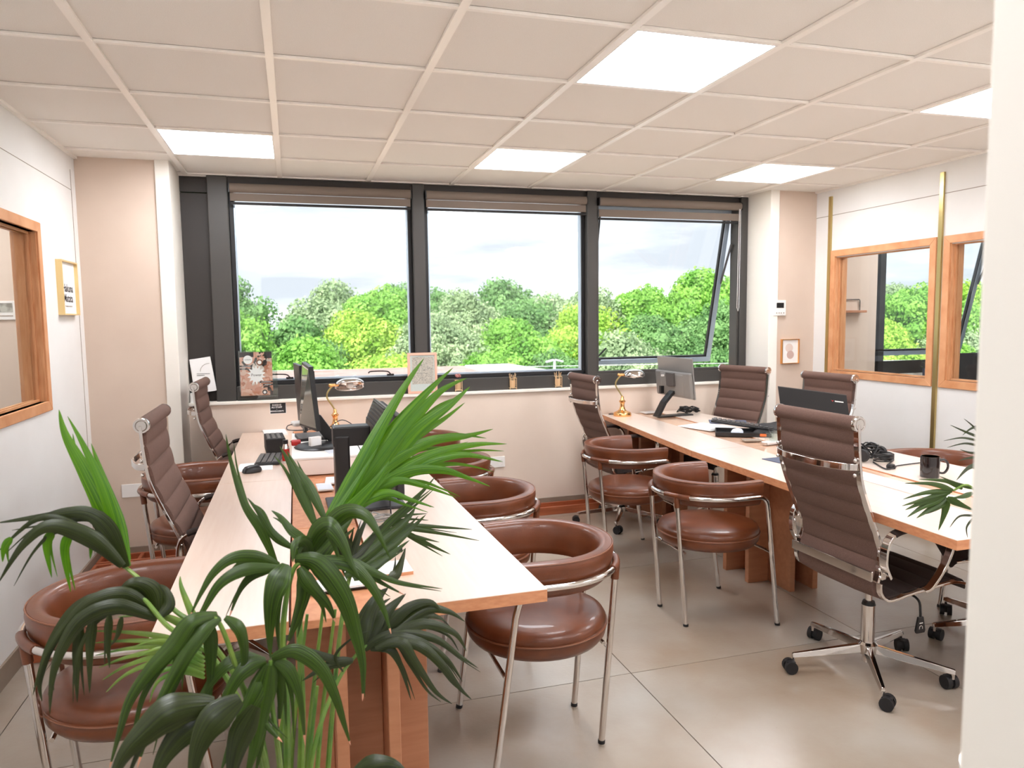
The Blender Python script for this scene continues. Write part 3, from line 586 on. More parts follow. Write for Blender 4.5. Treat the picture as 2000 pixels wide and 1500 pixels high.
# poster in a clear stand
t = thing('poster_stand', 'small poster of joined hands in a clear acrylic stand on the window sill', 'poster', (-.245, 5.352, SZ), 0)
MB().box((-.135, -.035, 0), (.135, .035, .035)).build('foot', 'acrylic', t, bevel=.002); MB().box((-.118, -.010, .02), (.132, -.006, .345)).box((-.118, .0, .02), (.132, .003, .345)).build('holder', 'acrylic', t)
def collage(name, base, pal, sc):
    m = bpy.data.materials.new(name); m.use_nodes = True; tt = m.node_tree; p = tt.nodes['Principled BSDF']; p.inputs['Roughness'].default_value = .4
    tc = N(tt, 'ShaderNodeTexCoord'); n = N(tt, 'ShaderNodeTexNoise'); n.inputs['Scale'].default_value = 14; n.inputs['Detail'].default_value = 2
    mx = N(tt, 'ShaderNodeMix', data_type='RGBA'); mx.inputs[0].default_value = .22; v = N(tt, 'ShaderNodeTexVoronoi'); v.inputs['Scale'].default_value = sc
    s = N(tt, 'ShaderNodeSeparateColor'); r = N(tt, 'ShaderNodeValToRGB'); r.color_ramp.interpolation = 'CONSTANT'
    el = r.color_ramp.elements; el[0].color = lin(pal[0]); el[1].position = 1/len(pal); el[1].color = lin(pal[1])
    for i, c in enumerate(pal[2:]): k = el.new((i+2)/len(pal)); k.color = lin(c)
    for a, b in ((tc.outputs['Object'], n.inputs['Vector']), (tc.outputs['Object'], mx.inputs[6]), (n.outputs['Color'], mx.inputs[7]), (mx.outputs[2], v.inputs['Vector']), (v.outputs['Color'], s.inputs[0]), (s.outputs[0], r.inputs[0]), (r.outputs[0], p.inputs['Base Color'])): tt.links.new(a, b)
    return m
M['hands'] = collage('poster_print', None, [(236, 172, 150), (224, 150, 124), (244, 196, 178), (232, 214, 204), (60, 48, 48), (236, 180, 156), (206, 132, 104), (240, 200, 184)], 24)
ps = MB().box((-.112, -.0055, .032), (.100, -.0045, .335)).build('print', 'hands', t)
b = MB(); n = 28; c = (-.006, .175)
b.add([(c[0], -.0062, c[1])]+[(c[0]+r_*math.cos(a), -.0062, c[1]+r_*math.sin(a)*1.15) for a, r_ in [(2*PI*i/n, (.062 if i % 2 else .040)) for i in range(n)]], [(0, i+1, (i+1) % n+1) for i in range(n)])
b.build('starburst', 'paper', ps); text('Power', .026, 'ink', ps, (c[0], -.0066, c[1]), (1, 0, 0), (0, 0, 1), depth=.0001)
def disc(c, r, y, name, m, parent, n=24):
    return MB().add([(c[0]+r*math.cos(2*PI*i/n), y, c[1]+r*math.sin(2*PI*i/n)) for i in range(n)], [tuple(range(n))]).build(name, m, parent)
disc((-.058, .282), .030, -.0062, 'round_badge', 'paper', ps); text('CDIDN', .013, 'ink', ps, (-.058, -.0066, .282), (1, 0, 0), (0, 0, 1), depth=.0001)
disc((.018, .262), .022, -.0062, 'round_photo', 'leather_dark', ps); disc((.018, .262), .013, -.0066, 'round_photo', 'paper', ps); disc((.045, .055), .017, -.0062, 'round_photo', 'ink', ps); disc((.045, .053), .009, -.0066, 'round_photo', 'paper', ps)
for (x0, x1, z) in ((-.112, -.030, .238), (-.112, -.066, .219), (.012, .100, .125), (.034, .100, .106)): MB().box((x0, -.0066, z-.0055), (x1, -.0060, z+.0055)).build('caption_bar', 'ink', ps); MB().box((x0+.012, -.0070, z-.0012), (x1-.012, -.0066, z+.0012)).build('caption_line', 'paper', t)
MB().box((-.112, -.0061, .300), (-.02, -.0056, .335)).box((.05, -.0061, .290), (.100, -.0056, .335)).box((.080, -.0061, .032), (.100, -.0056, .062)).build('dark_corner', 'ink', ps)
# leaning folders and orange box
t = thing('folder', 'white folder with a thin arc leaning in the left corner of the sill', 'folder', (-.585, 5.36, SZ+.075), -.12)
R_ = Matrix.Rotation(-.15, 3, 'Y'); fo = MB().cbox((-.01, 0, .11), (.135, .006, .235), ry=-.15, rx=-.05).build('cover', 'paper', t)
MB().cbox((-.018, .012, .108), (.135, .006, .235), ry=-.12, rx=-.05).build('back_sheet', 'paper', t)
MB().tube([(-.01+.06*math.cos(a)+.045, -.009+.0, .135+.055*math.sin(a)) for a in [PI/2+PI/2*i/10 for i in range(11)]], .0014, 5).build('arc_print', 'skirt', fo)
MB().box((-.05, -.0052, .118), (.035, -.0046, .121)).box((-.05, -.0055, .108), (.0, -.0048, .111)).build('text_line', 'ink', fo)
t = thing('card_box', 'small white and orange card box at the left end of the sill', 'box', (-.655, 5.36, SZ)); MB().box((-.025, -.03, 0), (.012, .03, .065)).build('white_half', 'paper', t, bevel=.001); MB().box((.012, -.03, 0), (.05, .03, .065)).build('orange_half', 'orange', t, bevel=.001)
tag(MB().cbox((-.60, 5.375, SZ+.037), (.06, .04, .072)).build('dark_box', 'black_matte', bevel=.003), 'dark box behind the leaning white folder on the sill', 'box')
# pink framed sketch
t = thing('picture_frame', 'light wood framed line drawing standing on the sill at the first window post', 'picture', (.905, 5.318, SZ+.002), 0)
w, h = .218, .300
M['frame_pink'] = mat('frame_pale_wood', (240, 190, 166), .5)
for q in ((-w/2, 0, w/2, .018), (-w/2, h-.018, w/2, h), (-w/2, .018, -w/2+.018, h-.018), (w/2-.018, .018, w/2, h-.018)): MB().box((q[0], -.008, q[1]), (q[2], .008, q[3])).build('frame_bar', 'frame_pink', t, bevel=.001)
mm = mat('line_drawing', (236, 214, 202), .7); tt = mm.node_tree; tc = N(tt, 'ShaderNodeTexCoord'); nn = N(tt, 'ShaderNodeTexNoise'); nn.inputs['Scale'].default_value = 48; nn.inputs['Detail'].default_value = 3; nn.inputs['Distortion'].default_value = 1.5
rr = N(tt, 'ShaderNodeValToRGB'); rr.color_ramp.elements[0].position = .47; rr.color_ramp.elements[0].color = lin((240, 220, 208)); rr.color_ramp.elements[1].position = .54; rr.color_ramp.elements[1].color = lin((240, 220, 208)); k = rr.color_ramp.elements.new(.505); k.color = lin((104, 84, 76))
tt.links.new(tc.outputs['Object'], nn.inputs['Vector']); tt.links.new(nn.outputs['Fac'], rr.inputs[0]); tt.links.new(rr.outputs[0], tt.nodes['Principled BSDF'].inputs['Base Color']); M['drawing'] = mm
MB().box((-w/2+.016, -.002, .016), (w/2-.016, .004, h-.016)).build('mount', 'paper', t); MB().box((-w/2+.032, -.003, .070), (w/2-.026, -.002, h-.032)).build('drawing', 'drawing', t)
MB().box((-w/2+.016, -.0062, .016), (w/2-.016, -.0052, h-.016)).build('glass_pane', 'acrylic', t)
# gold cups with pencils
def gold_cup(x, label, flower=False):
    t = thing('pen_cup', label, 'pen cup', (x, 5.345, SZ), 0, 'small gold cups on the window sill')
    b = MB()
    for sx in (-1, 1):
        for sy in (-1, 1): b.cyl((sx*.026, sy*.02, 0), (sx*.026, sy*.02, .092), .002, 6)
    for z in (.014, .09): b.tube([(-.026, -.02, z), (.026, -.02, z), (.026, .02, z), (-.026, .02, z)], .002, 6, closed=True)
    o = b.build('wire_stand', 'gold_light', t); o['kind'] = 'stuff'
    MB().lathe([(1e-6, .016), (.019, .018), (.0225, .03), (.0225, .072), (.021, .072), (.021, .03), (1e-6, .022)], 20).build('cup', 'gold_light', t)
    if flower:
        for k in range(6):
            a = k*1.05; MB().ball((.014*math.cos(a), .014*math.sin(a), .118+.008*(k % 2)), .010, 8).build('flower', 'flower', t)
        MB().cyl((0, 0, .07), (0, 0, .115), .0015, 6).build('stem', 'ink', t)
    else:
        for k in range(6):
            a = k*1.05+x; MB().cyl((.010*math.cos(a), .010*math.sin(a), .03), (.028*math.cos(a), .020*math.sin(a), .115+.006*(k % 3)), .0022, 6).build('gold_pin', 'gold_light', t)
M['flower'] = mat('dried_flower', (196, 130, 124), .8)
gold_cup(1.178, 'small gold wire cup with a dried pink flower on the sill behind the fronds', True)
gold_cup(1.605, 'small gold wire cup in the middle of the sill with gold pins spreading up'); gold_cup(1.975, 'small gold wire cup on the sill nearest the office chair left of the right desk')
# black sign under the sill
t = thing('wall_sign', 'small black card with white writing stuck below the sill at left', 'sign', (-.117, 5.3295, .896)); MB().box((-.052, -.002, -.036), (.052, 0, .036)).build('card', 'black_matte', t)
MB().box((-.055, -.001, -.039), (.055, .0005, .039)).build('border', 'white', t)
for s_, z in (('RESERVE', .022), ('AU STAFF', .006), ('-', -.007), ('SERVICE-CLIENTS', -.021)): text(s_, .0165 if len(s_) < 9 else .0118, 'paper', t, (-.008, -.0024, z), (1, 0, 0), (0, 0, 1), depth=.0001, bold=.0003)
# thermostat, framed circles, framed words
t = thing('thermostat', 'white wall thermostat with a small dark display right of the windows', 'thermostat', (3.772, 5.06, 1.56)); MB().box((-.058, -.022, -.062), (.058, 0, .062)).build('body', 'white', t, bevel=.004)
MB().box((-.032, -.0235, .0), (.036, -.021, .042)).build('display', 'black', t)
for x in (-.03, -.008, .012, .036): MB().cyl((x, -.0215, -.040), (x, -.024, -.040), .005, 12).build('button', 'skirt', t)
t = thing('picture_frame', 'small gold framed print of two overlapping beige circles below the thermostat', 'picture', (3.883, 5.06, 1.207))
w, h = .165, .200
for q in ((-w/2, -h/2, w/2, -h/2+.006), (-w/2, h/2-.006, w/2, h/2), (-w/2, -h/2+.006, -w/2+.006, h/2-.006), (w/2-.006, -h/2+.006, w/2, h/2-.006)): MB().box((q[0], -.024, q[1]), (q[2], 0, q[3])).build('frame_bar', 'gold', t)
pr_ = MB().box((-w/2+.006, -.012, -h/2+.006), (w/2-.006, -.006, h/2-.006)).build('print', 'paper', t); M['circ1'] = mat('print_beige', (224, 206, 196), .8); M['circ2'] = mat('print_rose', (206, 176, 166), .8)
disc((-.008, .028), .036, -.0125, 'circle', 'circ1', pr_, 32); disc((.004, -.028), .034, -.0128, 'circle', 'circ2', pr_, 32)
t = thing('picture_frame', 'narrow gold framed quotation on the white left wall', 'picture', (-1.21, 4.655, 1.70))
w, h = .30, .40
M['gold_pale'] = mat('frame_pale_gold', (236, 208, 150), .35, metal=.5)
h = .30
for q in ((-.15, -.15, .15, -.142), (-.15, .142, .15, .15), (-.15, -.142, -.142, .142), (.142, -.142, .15, .142)): MB().box((0, q[0], q[1]), (.032, q[2], q[3])).build('frame_bar', 'gold_pale', t)
pr_ = MB().box((0, -.142, -.142), (.014, .142, .142)).build('print', 'paper', t)
text('Hakuna\nMatata', .062, 'ink', pr_, (.0146, .0, -.03), (0, 1, 0), (0, 0, 1), depth=.0002, bold=.001)
text('it means no worries', .016, 'skirt', pr_, (.0146, .0, -.10), (0, 1, 0), (0, 0, 1), depth=.0002)
# ------------------------------------------------------------ brass desk lamps
def banker_lamp(label, x, y, z, rz, shade_w, open_to_cam):
    t = thing('desk_lamp', label, 'lamp', (x, y, z), rz, 'brass bankers lamps on the desks')
    MB().lathe([(1e-6, 0), (.068, 0), (.070, .004), (.069, .022), (.062, .030), (.040, .038), (.024, .052), (.017, .075), (.0165, .095), (.021, .108), (.026, .112), (.026, .117), (.019, .122), (.013, .132), (.012, .150), (.006, .156), (1e-6, .157)], 36).build('base', 'gold', t)
    MB().tube(smooth_path([(0, 0, .15), (-.02, 0, .185), (-.05, 0, .235), (-.045, 0, .275), (-.012, 0, .315), (.0, 0, .322)], 8), .0058, 10).build('arm', 'brass', t)
    MB().cyl((-.025, 0, .322), (.03, 0, .322), .010, 12).ball((-.028, 0, .322), .012, 10).build('joint', 'gold', t)
    # half-trough shade along local y... axis x, opening downwards
    b = MB(); vs = []; n = 14; k = 12; Ls = shade_w
    for i in range(k+1):
        u = i/k; x_ = .01+Ls*u; r = .052*(1-.62*abs(2*u-1)**3.2)
        for j in range(n+1):
            a = math.radians(-8)+math.radians(196)*j/n; vs.append((x_, r*1.25*math.cos(a), .312+r*math.sin(a)))
    sh = b.add(vs, [(i*(n+1)+j, i*(n+1)+j+1, (i+1)*(n+1)+j+1, (i+1)*(n+1)+j) for i in range(k) for j in range(n)], True).build('shade', 'chrome', t, solid=.003)
    if open_to_cam: sh.rotation_euler = (open_to_cam, 0, 0); sh.location = (0, -.312*math.sin(-open_to_cam), .312*(1-math.cos(open_to_cam)))
    MB().ball((.01+Ls*.5, 0, .318), .026, 14).build('bulb', 'white', sh)
    MB().tube(smooth_path([(-.066, .01, .010), (-.10, .05, .006), (-.08, .10, .005), (-.02, .12, .005)], 8), .003, 6).build('power_cord', 'cable', t)
banker_lamp('polished brass bankers lamp on the left desk, open shade turned to camera', .262, 5.17, DT, .12, .20, -.55)
banker_lamp('polished brass bankers lamp on the right desk beside the grey-backed monitor', 2.44, 5.16, DT, -.35, .16, 0)
# ------------------------------------------------------------ monitors (screen faces +x; local origin = base on desk)
def v_monitor(label, loc, rz, w, h, zc, back, front, base_d=.2, tilt=.0):
    t = thing('monitor', label, 'monitor', loc, rz); R_ = Matrix.Rotation(tilt, 3, 'Y')
    s = MB().box((0, -w/2, zc-h/2), (.012, w/2, zc+h/2), R_, (0, 0, zc)).build('screen_housing', back, t, bevel=.004)
    MB().box((.012, -w/2+.012, zc-h/2+.018), (.0135, w/2-.012, zc+h/2-.012), R_, (0, 0, zc)).build('screen', front, s)
    MB().box((-.035, -w*.34, zc-h*.46), (0, w*.34, zc+h*.12), R_, (0, 0, zc)).build('back_bulge', back, t, bevel=.016, seg=3)
    MB().box((-.030, -w*.5, zc-h*.48), (0, w*.5, zc+h*.16), R_, (0, 0, zc)).build('back_cover', back, t, bevel=.014, seg=3)
    return t
# right desk monitor with its back to us
t = v_monitor('thin black monitor with grey back and angular foot on the right desk', Z(1318, 812, DT), .04, .50, .31, .30, 'monitor_back', 'screen', tilt=-.10)
MB().sweep([(-.16, 0, .004), (-.10, 0, .11), (-.045, 0, .17), (-.02, 0, .19)], [(-.035, -.012), (.035, -.012), (.035, .012), (-.035, .012)], up=(0, 0, 1), sm=False).build('stand', 'black', t, bevel=.003)
MB().box((-.17, -.045, 0), (.14, .045, .010)).build('foot', 'black', t, bevel=.004)
MB().box((-.052, -.055, .24), (-.034, .055, .34), Matrix.Rotation(-.10, 3, 'Y'), (0, 0, .30)).build('mount_plate', 'grey_plastic', t, bevel=.002); MB().box((-.048, .10, .30), (-.034, .13, .315)).build('switch', 'white', t); MB().cbox((-.065, .09, .20), (.03, .03, .06)).build('power_plug', 'black', t, bevel=.003)
# left desk riser box and side-on monitor
rs = thing('riser_box', 'long low white box on the left desk carrying the side-on monitor', 'box', (-.024, 3.72, DT))
M['riser'] = mat('riser_laminate', (246, 234, 226), .45)
MB().box((0, 0, 0), (.50, .84, .078)).build('body', 'riser', rs, bevel=.003); MB().box((-.004, -.004, .078), (.504, .844, .09)).build('lid', 'white', rs, bevel=.003)
RZ = DT+.09
t = thing('monitor', 'slim black monitor seen edge-on beside the left brass lamp', 'monitor', (0, 0, 0))
A, B_, C_, D_ = Y(603, 717, 3.90), Y(619, 843, 3.86), Y(585, 830, 4.33), Y(589, 707, 4.38)
nrm = (D_-A).cross(B_-A).normalized(); nrm = -nrm if nrm.x > 0 else nrm
def slab(b, q, d0, d1): b.add([p+nrm*d0 for p in q]+[p+nrm*d1 for p in q], [(0, 1, 2, 3), (7, 6, 5, 4), (0, 4, 5, 1), (1, 5, 6, 2), (2, 6, 7, 3), (3, 7, 4, 0)]); return b
s = slab(MB(), (A, B_, C_, D_), -.022, 0).build('screen_housing', 'black', t)
q = [A.lerp(C_, .03), B_.lerp(D_, .04), C_.lerp(A, .03), D_.lerp(B_, .04)]; slab(MB(), q, .0, .0015).build('screen', 'screen', s)
mc = (A+B_+C_+D_)/4; slab(MB(), (A.lerp(D_, .25).lerp(B_, .1), B_.lerp(C_, .25).lerp(A, .1), C_.lerp(B_, .25).lerp(A, .1), D_.lerp(A, .25).lerp(C_, .1)), -.034, -.022).build('back_bulge', 'black_matte', t)
fb = Vector((mc.x+.10, mc.y-.02, RZ))
MB().sweep([(mc.x+.02, mc.y, .975), (mc.x+.05, mc.y, .965), (mc.x+.13, mc.y, RZ+.02), (mc.x+.12, mc.y, RZ+.008)], [(-.03, -.012), (.03, -.012), (.03, .012), (-.03, .012)], up=(0, 1, 0), sm=False).build('stand', 'black', t, bevel=.003)
MB().lathe([(1e-6, 0), (.13, 0), (.135, .005), (.12, .014), (1e-6, .018)], 40, (mc.x+.06, mc.y-.10, RZ)).build('foot', 'black', t)
t = thing('laptop', 'closed black laptop lying under the edge-on monitor on the white riser', 'laptop', (.12, 4.34, RZ), .12); MB().box((-.12, -.10, 0), (.12, .10, .012)).build('base', 'black', t, bevel=.003); MB().box((-.12, -.10, .013), (.12, .10, .021)).build('lid', 'grey_plastic', t, bevel=.003)
t = thing('monitor', 'black screen standing behind the edge-on monitor on the left desk', 'monitor', (.03, 4.72, DT+.0), .10)
MB().box((-.008, -.17, .10), (.012, .17, .50), Matrix.Rotation(-.05, 3, 'Y'), (0, 0, .3)).build('screen_housing', 'black', t, bevel=.003); MB().box((.012, -.03, .0), (.03, .03, .3)).build('stand', 'black', t); MB().box((-.06, -.09, 0), (.12, .09, .01)).build('foot', 'black', t, bevel=.003)
# big black ribbed monitor behind the fronds
t = thing('monitor', 'big black monitor with ribbed vents on its back, half hidden by fronds', 'monitor', (.36, 3.05, DT), .02)
s = MB().box((.0, -.27, .07), (.028, .27, .40)).build('screen_housing', 'black_matte', t, bevel=.005); MB().box((.028, -.255, .09), (.030, .255, .385)).build('screen', 'screen', s)
MB().add([(-.0, -.22, .10), (-.0, .24, .10), (-.0, .24, .41), (-.0, -.22, .41), (-.075, -.17, .12), (-.075, .20, .12), (-.06, .20, .33), (-.06, -.17, .33), (-.02, .22, .42), (-.02, -.20, .42)],
    [(4, 5, 1, 0)[::-1], (4, 5, 6, 7), (6, 8, 9, 7), (5, 1, 2, 8, 6), (0, 4, 7, 9, 3), (2, 3, 9, 8)]).build('back_bulge', 'grey_plastic', t)
for k in range(6): u = (k+.5)/6; MB().box((-.060+.04*u-.004, -.15, .335+.085*u-.004), (-.060+.04*u+.003, .18, .335+.085*u+.002)).build('vent_rib', 'black', t)
MB().box((-.22, -.045, .255), (-.07, .045, .335)).build('stand_arm', 'black', t, bevel=.006); MB().box((-.215, -.05, .0), (-.155, .05, .30)).build('stand_post', 'black', t, bevel=.008); MB().box((-.25, -.13, 0), (.06, .13, .012)).build('foot', 'black', t, bevel=.005)
# black-lidded screen on the right desk
t = thing('monitor', 'black monitor with a small red and white logo behind the big chair', 'monitor', (0, 0, 0))
A = Y(1519, 754, 3.52); B_ = Y(1653, 771, 3.30); dn = Vector((.02, -.06, -.36)); C_ = B_+dn+Vector((.0, 0, 0)); D_ = A+dn
nrm = (B_-A).cross(dn).normalized(); nrm = -nrm if nrm.y > 0 else nrm
s = slab(MB(), (A, B_, C_, D_), -.022, 0).build('screen_housing', 'black', t); rt = (B_-A).normalized(); upv = -dn.normalized()
slab(MB(), [A-upv*.004, B_-upv*.004, B_-upv*.0, A-upv*.0], -.023, .001).build('top_edge', 'grey_plastic', t)
lg = A+rt*((B_-A).length*.86)-upv*.045; MB().add([lg-rt*.034+upv*.006+nrm*.001, lg-rt*.026-upv*.004+nrm*.001, lg-rt*.018+upv*.006+nrm*.001, lg-rt*.026+upv*.001+nrm*.001], [(0, 1, 3), (1, 2, 3)]).build('logo', 'red', s)
MB().add([lg-rt*.014+upv*.003+nrm*.001, lg+rt*.030+upv*.003+nrm*.001, lg+rt*.030-upv*.003+nrm*.001, lg-rt*.014-upv*.003+nrm*.001], [(0, 1, 2, 3)]).build('logo_bar', 'white', s)
pc = (C_+D_)/2; MB().box((pc.x-.03, pc.y-.01+.04, DT+.008), (pc.x+.03, pc.y+.06, pc.z+.2)).build('stand', 'black', t); MB().box((pc.x-.12, pc.y-.06, DT), (pc.x+.12, pc.y+.14, DT+.01)).build('foot', 'black', t, bevel=.003)
# ------------------------------------------------------------ small things on the left desk
def P(px, py, z=DT): return Z(px, py, z)
p = P(537, 846); t = thing('notebook', 'open white notebook at the far left of the left desk', 'notebook', p, .1)
MB().box((-.075, -.13, 0), (.075, .13, .012)).build('pages', 'paper', t, bevel=.002)
p = P(533, 884); t = thing('tissue_box', 'black oblong box beside the red can on the left desk', 'box', p+Vector((.01, .09, 0)), .08)
MB().box((-.055, -.12, 0), (.055, .12, .085)).build('body', 'black_matte', t, bevel=.004)
for k in range(3): MB().box((-.045+.03*k, -.11, .085), (-.028+.03*k, .11, .0875)).build('top_strip', 'grey_plastic', t)
p = P(559, 905); t = thing('drink_can', 'small red and silver can at the corner of the white riser', 'can', p+Vector((.0, .02, 0)))
MB().cyl((0, 0, 0), (0, 0, .078), .020, 20).build('body', 'red', t); MB().cyl((0, 0, .078), (0, 0, .104), .020, 20, .013).build('shoulder', 'chrome', t); MB().cyl((0, 0, .104), (0, 0, .125), .014, 16).build('cap', 'black', t); MB().cyl((0, 0, .0), (0, 0, .012), .0205, 20).build('bottom_band', 'white', t)
p = P(500, 912); tag(MB().cbox(p+Vector((0, 0, .001)), (.17, .21, .002)).build('mouse_pad', 'paper'), 'white mouse pad under the keyboard edge on the left desk', 'mouse pad')
p = P(526, 902); t = thing('keyboard', 'short black keyboard on the left desk', 'keyboard', p+Vector((.0, .03, .002)), -.06)
MB().box((-.065, -.14, 0), (.065, .14, .014), Matrix.Rotation(-.03, 3, 'Y')).build('base', 'black', t, bevel=.003); kb = None
for i in range(4):
    for j in range(11):
        if kb is None: kb = MB().box((0, 0, 0), (.024, .0205, .006)).build('key', 'grey_plastic', t, bevel=.001, seg=1); o = kb
        else: o = kb.copy(); COL.objects.link(o)
        o.location = (-.058+.029*i, -.133+.0243*j, .0135)
p = P(492, 924); t = thing('computer_mouse', 'black computer mouse beside the keyboard on the left desk', 'mouse', p+Vector((0, .02, .001)), .5)
MB().lathe([(1e-6, 0), (.9, 0), (1, .12), (.93, .5), (.7, .85), (.35, .98), (1e-6, 1)], 24).build('body', 'black', t).scale = (.052, .033, .036)
MB().cyl((.028, -.004, .028), (.028, .004, .028), .008, 12).build('wheel', 'grey_plastic', t)
p = Z(616, 876, RZ); t = thing('charger_box', 'small square white box on the front edge of the riser', 'box', p+Vector((0, .01, 0)), .5); MB().box((-.032, -.012, 0), (.032, .014, .062)).build('body', 'white', t, bevel=.003); MB().box((-.024, -.0128, .014), (.024, -.012, .05)).build('label', 'paper', t)
p = Z(588, 838, RZ); t = thing('power_adapter', 'white rounded adapter with a cable behind the edge-on monitor', 'adapter', p, .3); MB().box((-.055, -.04, .022), (.045, .04, .052)).build('body', 'white', t, bevel=.012, seg=4); MB().tube(smooth_path([(-.05, 0, .035), (-.09, -.02, .03), (-.10, -.06, .012), (-.03, -.09, .006), (.06, -.08, .006)], 8), .003, 6).build('cable', 'cable', t)
tag(MB().cbox(Z(571, 869, RZ)+Vector((.02, 0, .012)), (.05, .07, .024)).build('red_case', 'red', bevel=.006), 'small red case under the foot of the edge-on monitor', 'case')
M['paper_blue'] = mat('pale_blue_paper', (222, 228, 240), .7)
tag(MB().cbox(Z(655, 880, RZ)+Vector((0, .0, .001)), (.10, .14, .002), rz=.2).build('paper_sheet', 'paper_blue'), 'pale sheet of paper on the riser left of the big black monitor', 'paper')
def wire(name, label, pts, r=.0028, m='cable', grp=None): o = MB().tube(smooth_path(pts, 8), r, 6).build(name, m); return tag(o, label, 'cable', grp)
a = Vector((mc.x+.12, mc.y, RZ+.09))
wire('cable', 'black cable looping from the edge-on monitor towards the brass lamp', [a, a+Vector((.07, .05, .03)), a+Vector((.14, .05, -.02)), a+Vector((.12, .0, -.085)), a+Vector((.05, -.05, -.086))])
wire('cable', 'black cable running from the edge-on monitor down to the big black monitor', [a+Vector((0, -.02, -.02)), a+Vector((.08, -.15, -.03)), a+Vector((.13, -.4, -.08)), Vector((.24, 3.45, DT+.02)), Vector((.25, 3.2, DT+.03))], .003)
wire('cable', 'thin grey cable curling on the left desk below the brass lamp', [Vector((.30, 5.10, DT+.004)), Vector((.40, 5.0, DT+.004)), Vector((.40, 4.8, DT+.004)), Vector((.30, 4.7, DT+.004)), Vector((.25, 4.8, DT+.004))], .003, 'cable_grey')
for (px, py, l, r_) in ((634, 953, 'pale grey phone lying on the trough lid, lower of two', .05), (650, 940, 'pale grey phone lying on the trough lid, upper of two', -.08)):
    p = P(px, py); t = thing('phone', l, 'phone', p+Vector((0, 0, 0)), r_+PI/2); MB().box((-.07, -.035, 0), (.07, .035, .008)).build('body', 'white', t, bevel=.003); MB().box((-.066, -.032, .008), (.066, .032, .0086)).build('screen', 'paper_blue', t)
p = P(742, 1083); t = thing('tablet', 'black-edged tablet on the near end of the left desk', 'tablet', p+Vector((-.03, .03, 0)), .12); MB().box((-.10, -.045, 0), (.10, .045, .016)).build('body', 'black', t, bevel=.003); MB().box((-.096, -.041, .016), (.096, .041, .0166)).build('screen', 'paper_blue', t)
p = P(712, 1096); t = thing('pen', 'black pen lying near the tablet on the left desk', 'pen', p+Vector((0, 0, .006)), .25); MB().cyl((-.06, 0, 0), (.05, 0, 0), .0055, 12).build('barrel', 'black', t); MB().cyl((.05, 0, 0), (.064, 0, 0), .0055, 12, .001).build('tip', 'chrome', t); MB().box((-.06, -.0015, .005), (-.02, .0015, .0075)).build('clip', 'chrome', t)
p = P(765, 1122); t = thing('notebook', 'pale notebook with wooden edge on the near end of the left desk', 'notebook', p+Vector((-.04, .03, 0)), .05); MB().box((-.10, -.055, 0), (.10, .055, .010)).build('block', 'ply_edge', t); MB().box((-.10, -.055, .010), (.10, .055, .012)).build('cover', 'paper', t)
p = P(700, 1142); t = thing('notebook', 'white notebook with a black lower cover nearest the near desk edge', 'notebook', p+Vector((-.05, .01, 0)), .06); MB().box((-.09, -.045, 0), (.09, .045, .004)).build('cover', 'black', t); MB().box((-.088, -.043, .004), (.088, .043, .010)).build('pages', 'paper', t)
def coil(name, label, c, r, n, m='cable', th=.0028, flat=.5):
    rr = random.Random(name+label); pts = []
    for i in range(n*10):
        a = 2*PI*i/10+rr.uniform(-.15, .15); q = r*(.55+.45*rr.random()); pts.append((c[0]+q*math.cos(a), c[1]+q*.8*math.sin(a), c[2]+th+.03*flat*rr.random()+.001*i/n))
    o = MB().tube(smooth_path(pts, 3), th, 6).build(name, m); return tag(o, label, 'cable')
coil('cable_coil', 'loosely coiled black cable under the big black monitor', P(745, 1022), .07, 4, 'cable_grey', .003, .8)
tag(MB().tube(smooth_path([(.345, 2.86, 1.0), (.345, 2.84, .92), (.342, 2.83, .80), (.34, 2.8, DT+.01), (.32, 2.7, DT+.004)], 6), .003, 6).build('cable', 'cable'), 'black cable hanging straight down from the big black monitor', 'cable')
tag(MB().cyl((.345, 2.84, .86), (.345, 2.84, .91), .009, 12).build('ferrite_bead', 'black', bevel=.002), 'black bead on the cable hanging from the big black monitor', 'cable bead')
# ------------------------------------------------------------ small things on the right desk
p = P(1268, 806); tag(MB().cbox(p+Vector((0, 0, .003)), (.12, .10, .006), rz=.1).build('coaster', 'paper', bevel=.001), 'pale square coaster between lamp and monitor on the right desk', 'coaster')
coil('cable_coil', 'tangled bundle of dark cables behind the foot of the grey-backed monitor', P(1345, 806), .10, 7, 'cable', .004, 1.2)
p = P(1392, 833); tag(MB().cbox(p+Vector((-.05, .0, .001)), (.26, .30, .003), rz=.3).build('desk_mat', 'paper'), 'faint pale desk mat left of the black pile on the right desk', 'mat')
p = P(1395, 826); tag(MB().cbox(p+Vector((.10, -.02, .004)), (.26, .16, .008), rz=-.5).build('folder', 'blue_grey', bevel=.001), 'flat blue grey folder under the black pile on the right desk', 'folder')
p = P(1450, 848)
t = thing('desk_tray', 'black desk tray with a small orange tab on the right desk', 'tray', p, -.55); MB().box((-.17, -.11, 0), (.17, .11, .006)).build('base', 'black', t)
for q in ((-.17, -.11, .17, -.104), (-.17, .104, .17, .11), (-.17, -.104, -.164, .104), (.164, -.104, .17, .104)): MB().box((q[0], q[1], .006), (q[2], q[3], .024)).build('rim', 'black', t)
MB().box((.10, -.113, .006), (.14, -.109, .022)).build('tab', 'orange', t)
p2 = p+Vector((.09, .10, .024)); t = thing('keyboard', 'black keyboard propped on the tray pile on the right desk', 'keyboard', p2, -.62)
MB().box((-.22, -.06, .01), (.22, .06, .025), Matrix.Rotation(.12, 3, 'Y')).build('base', 'black', t, bevel=.004); kb = None
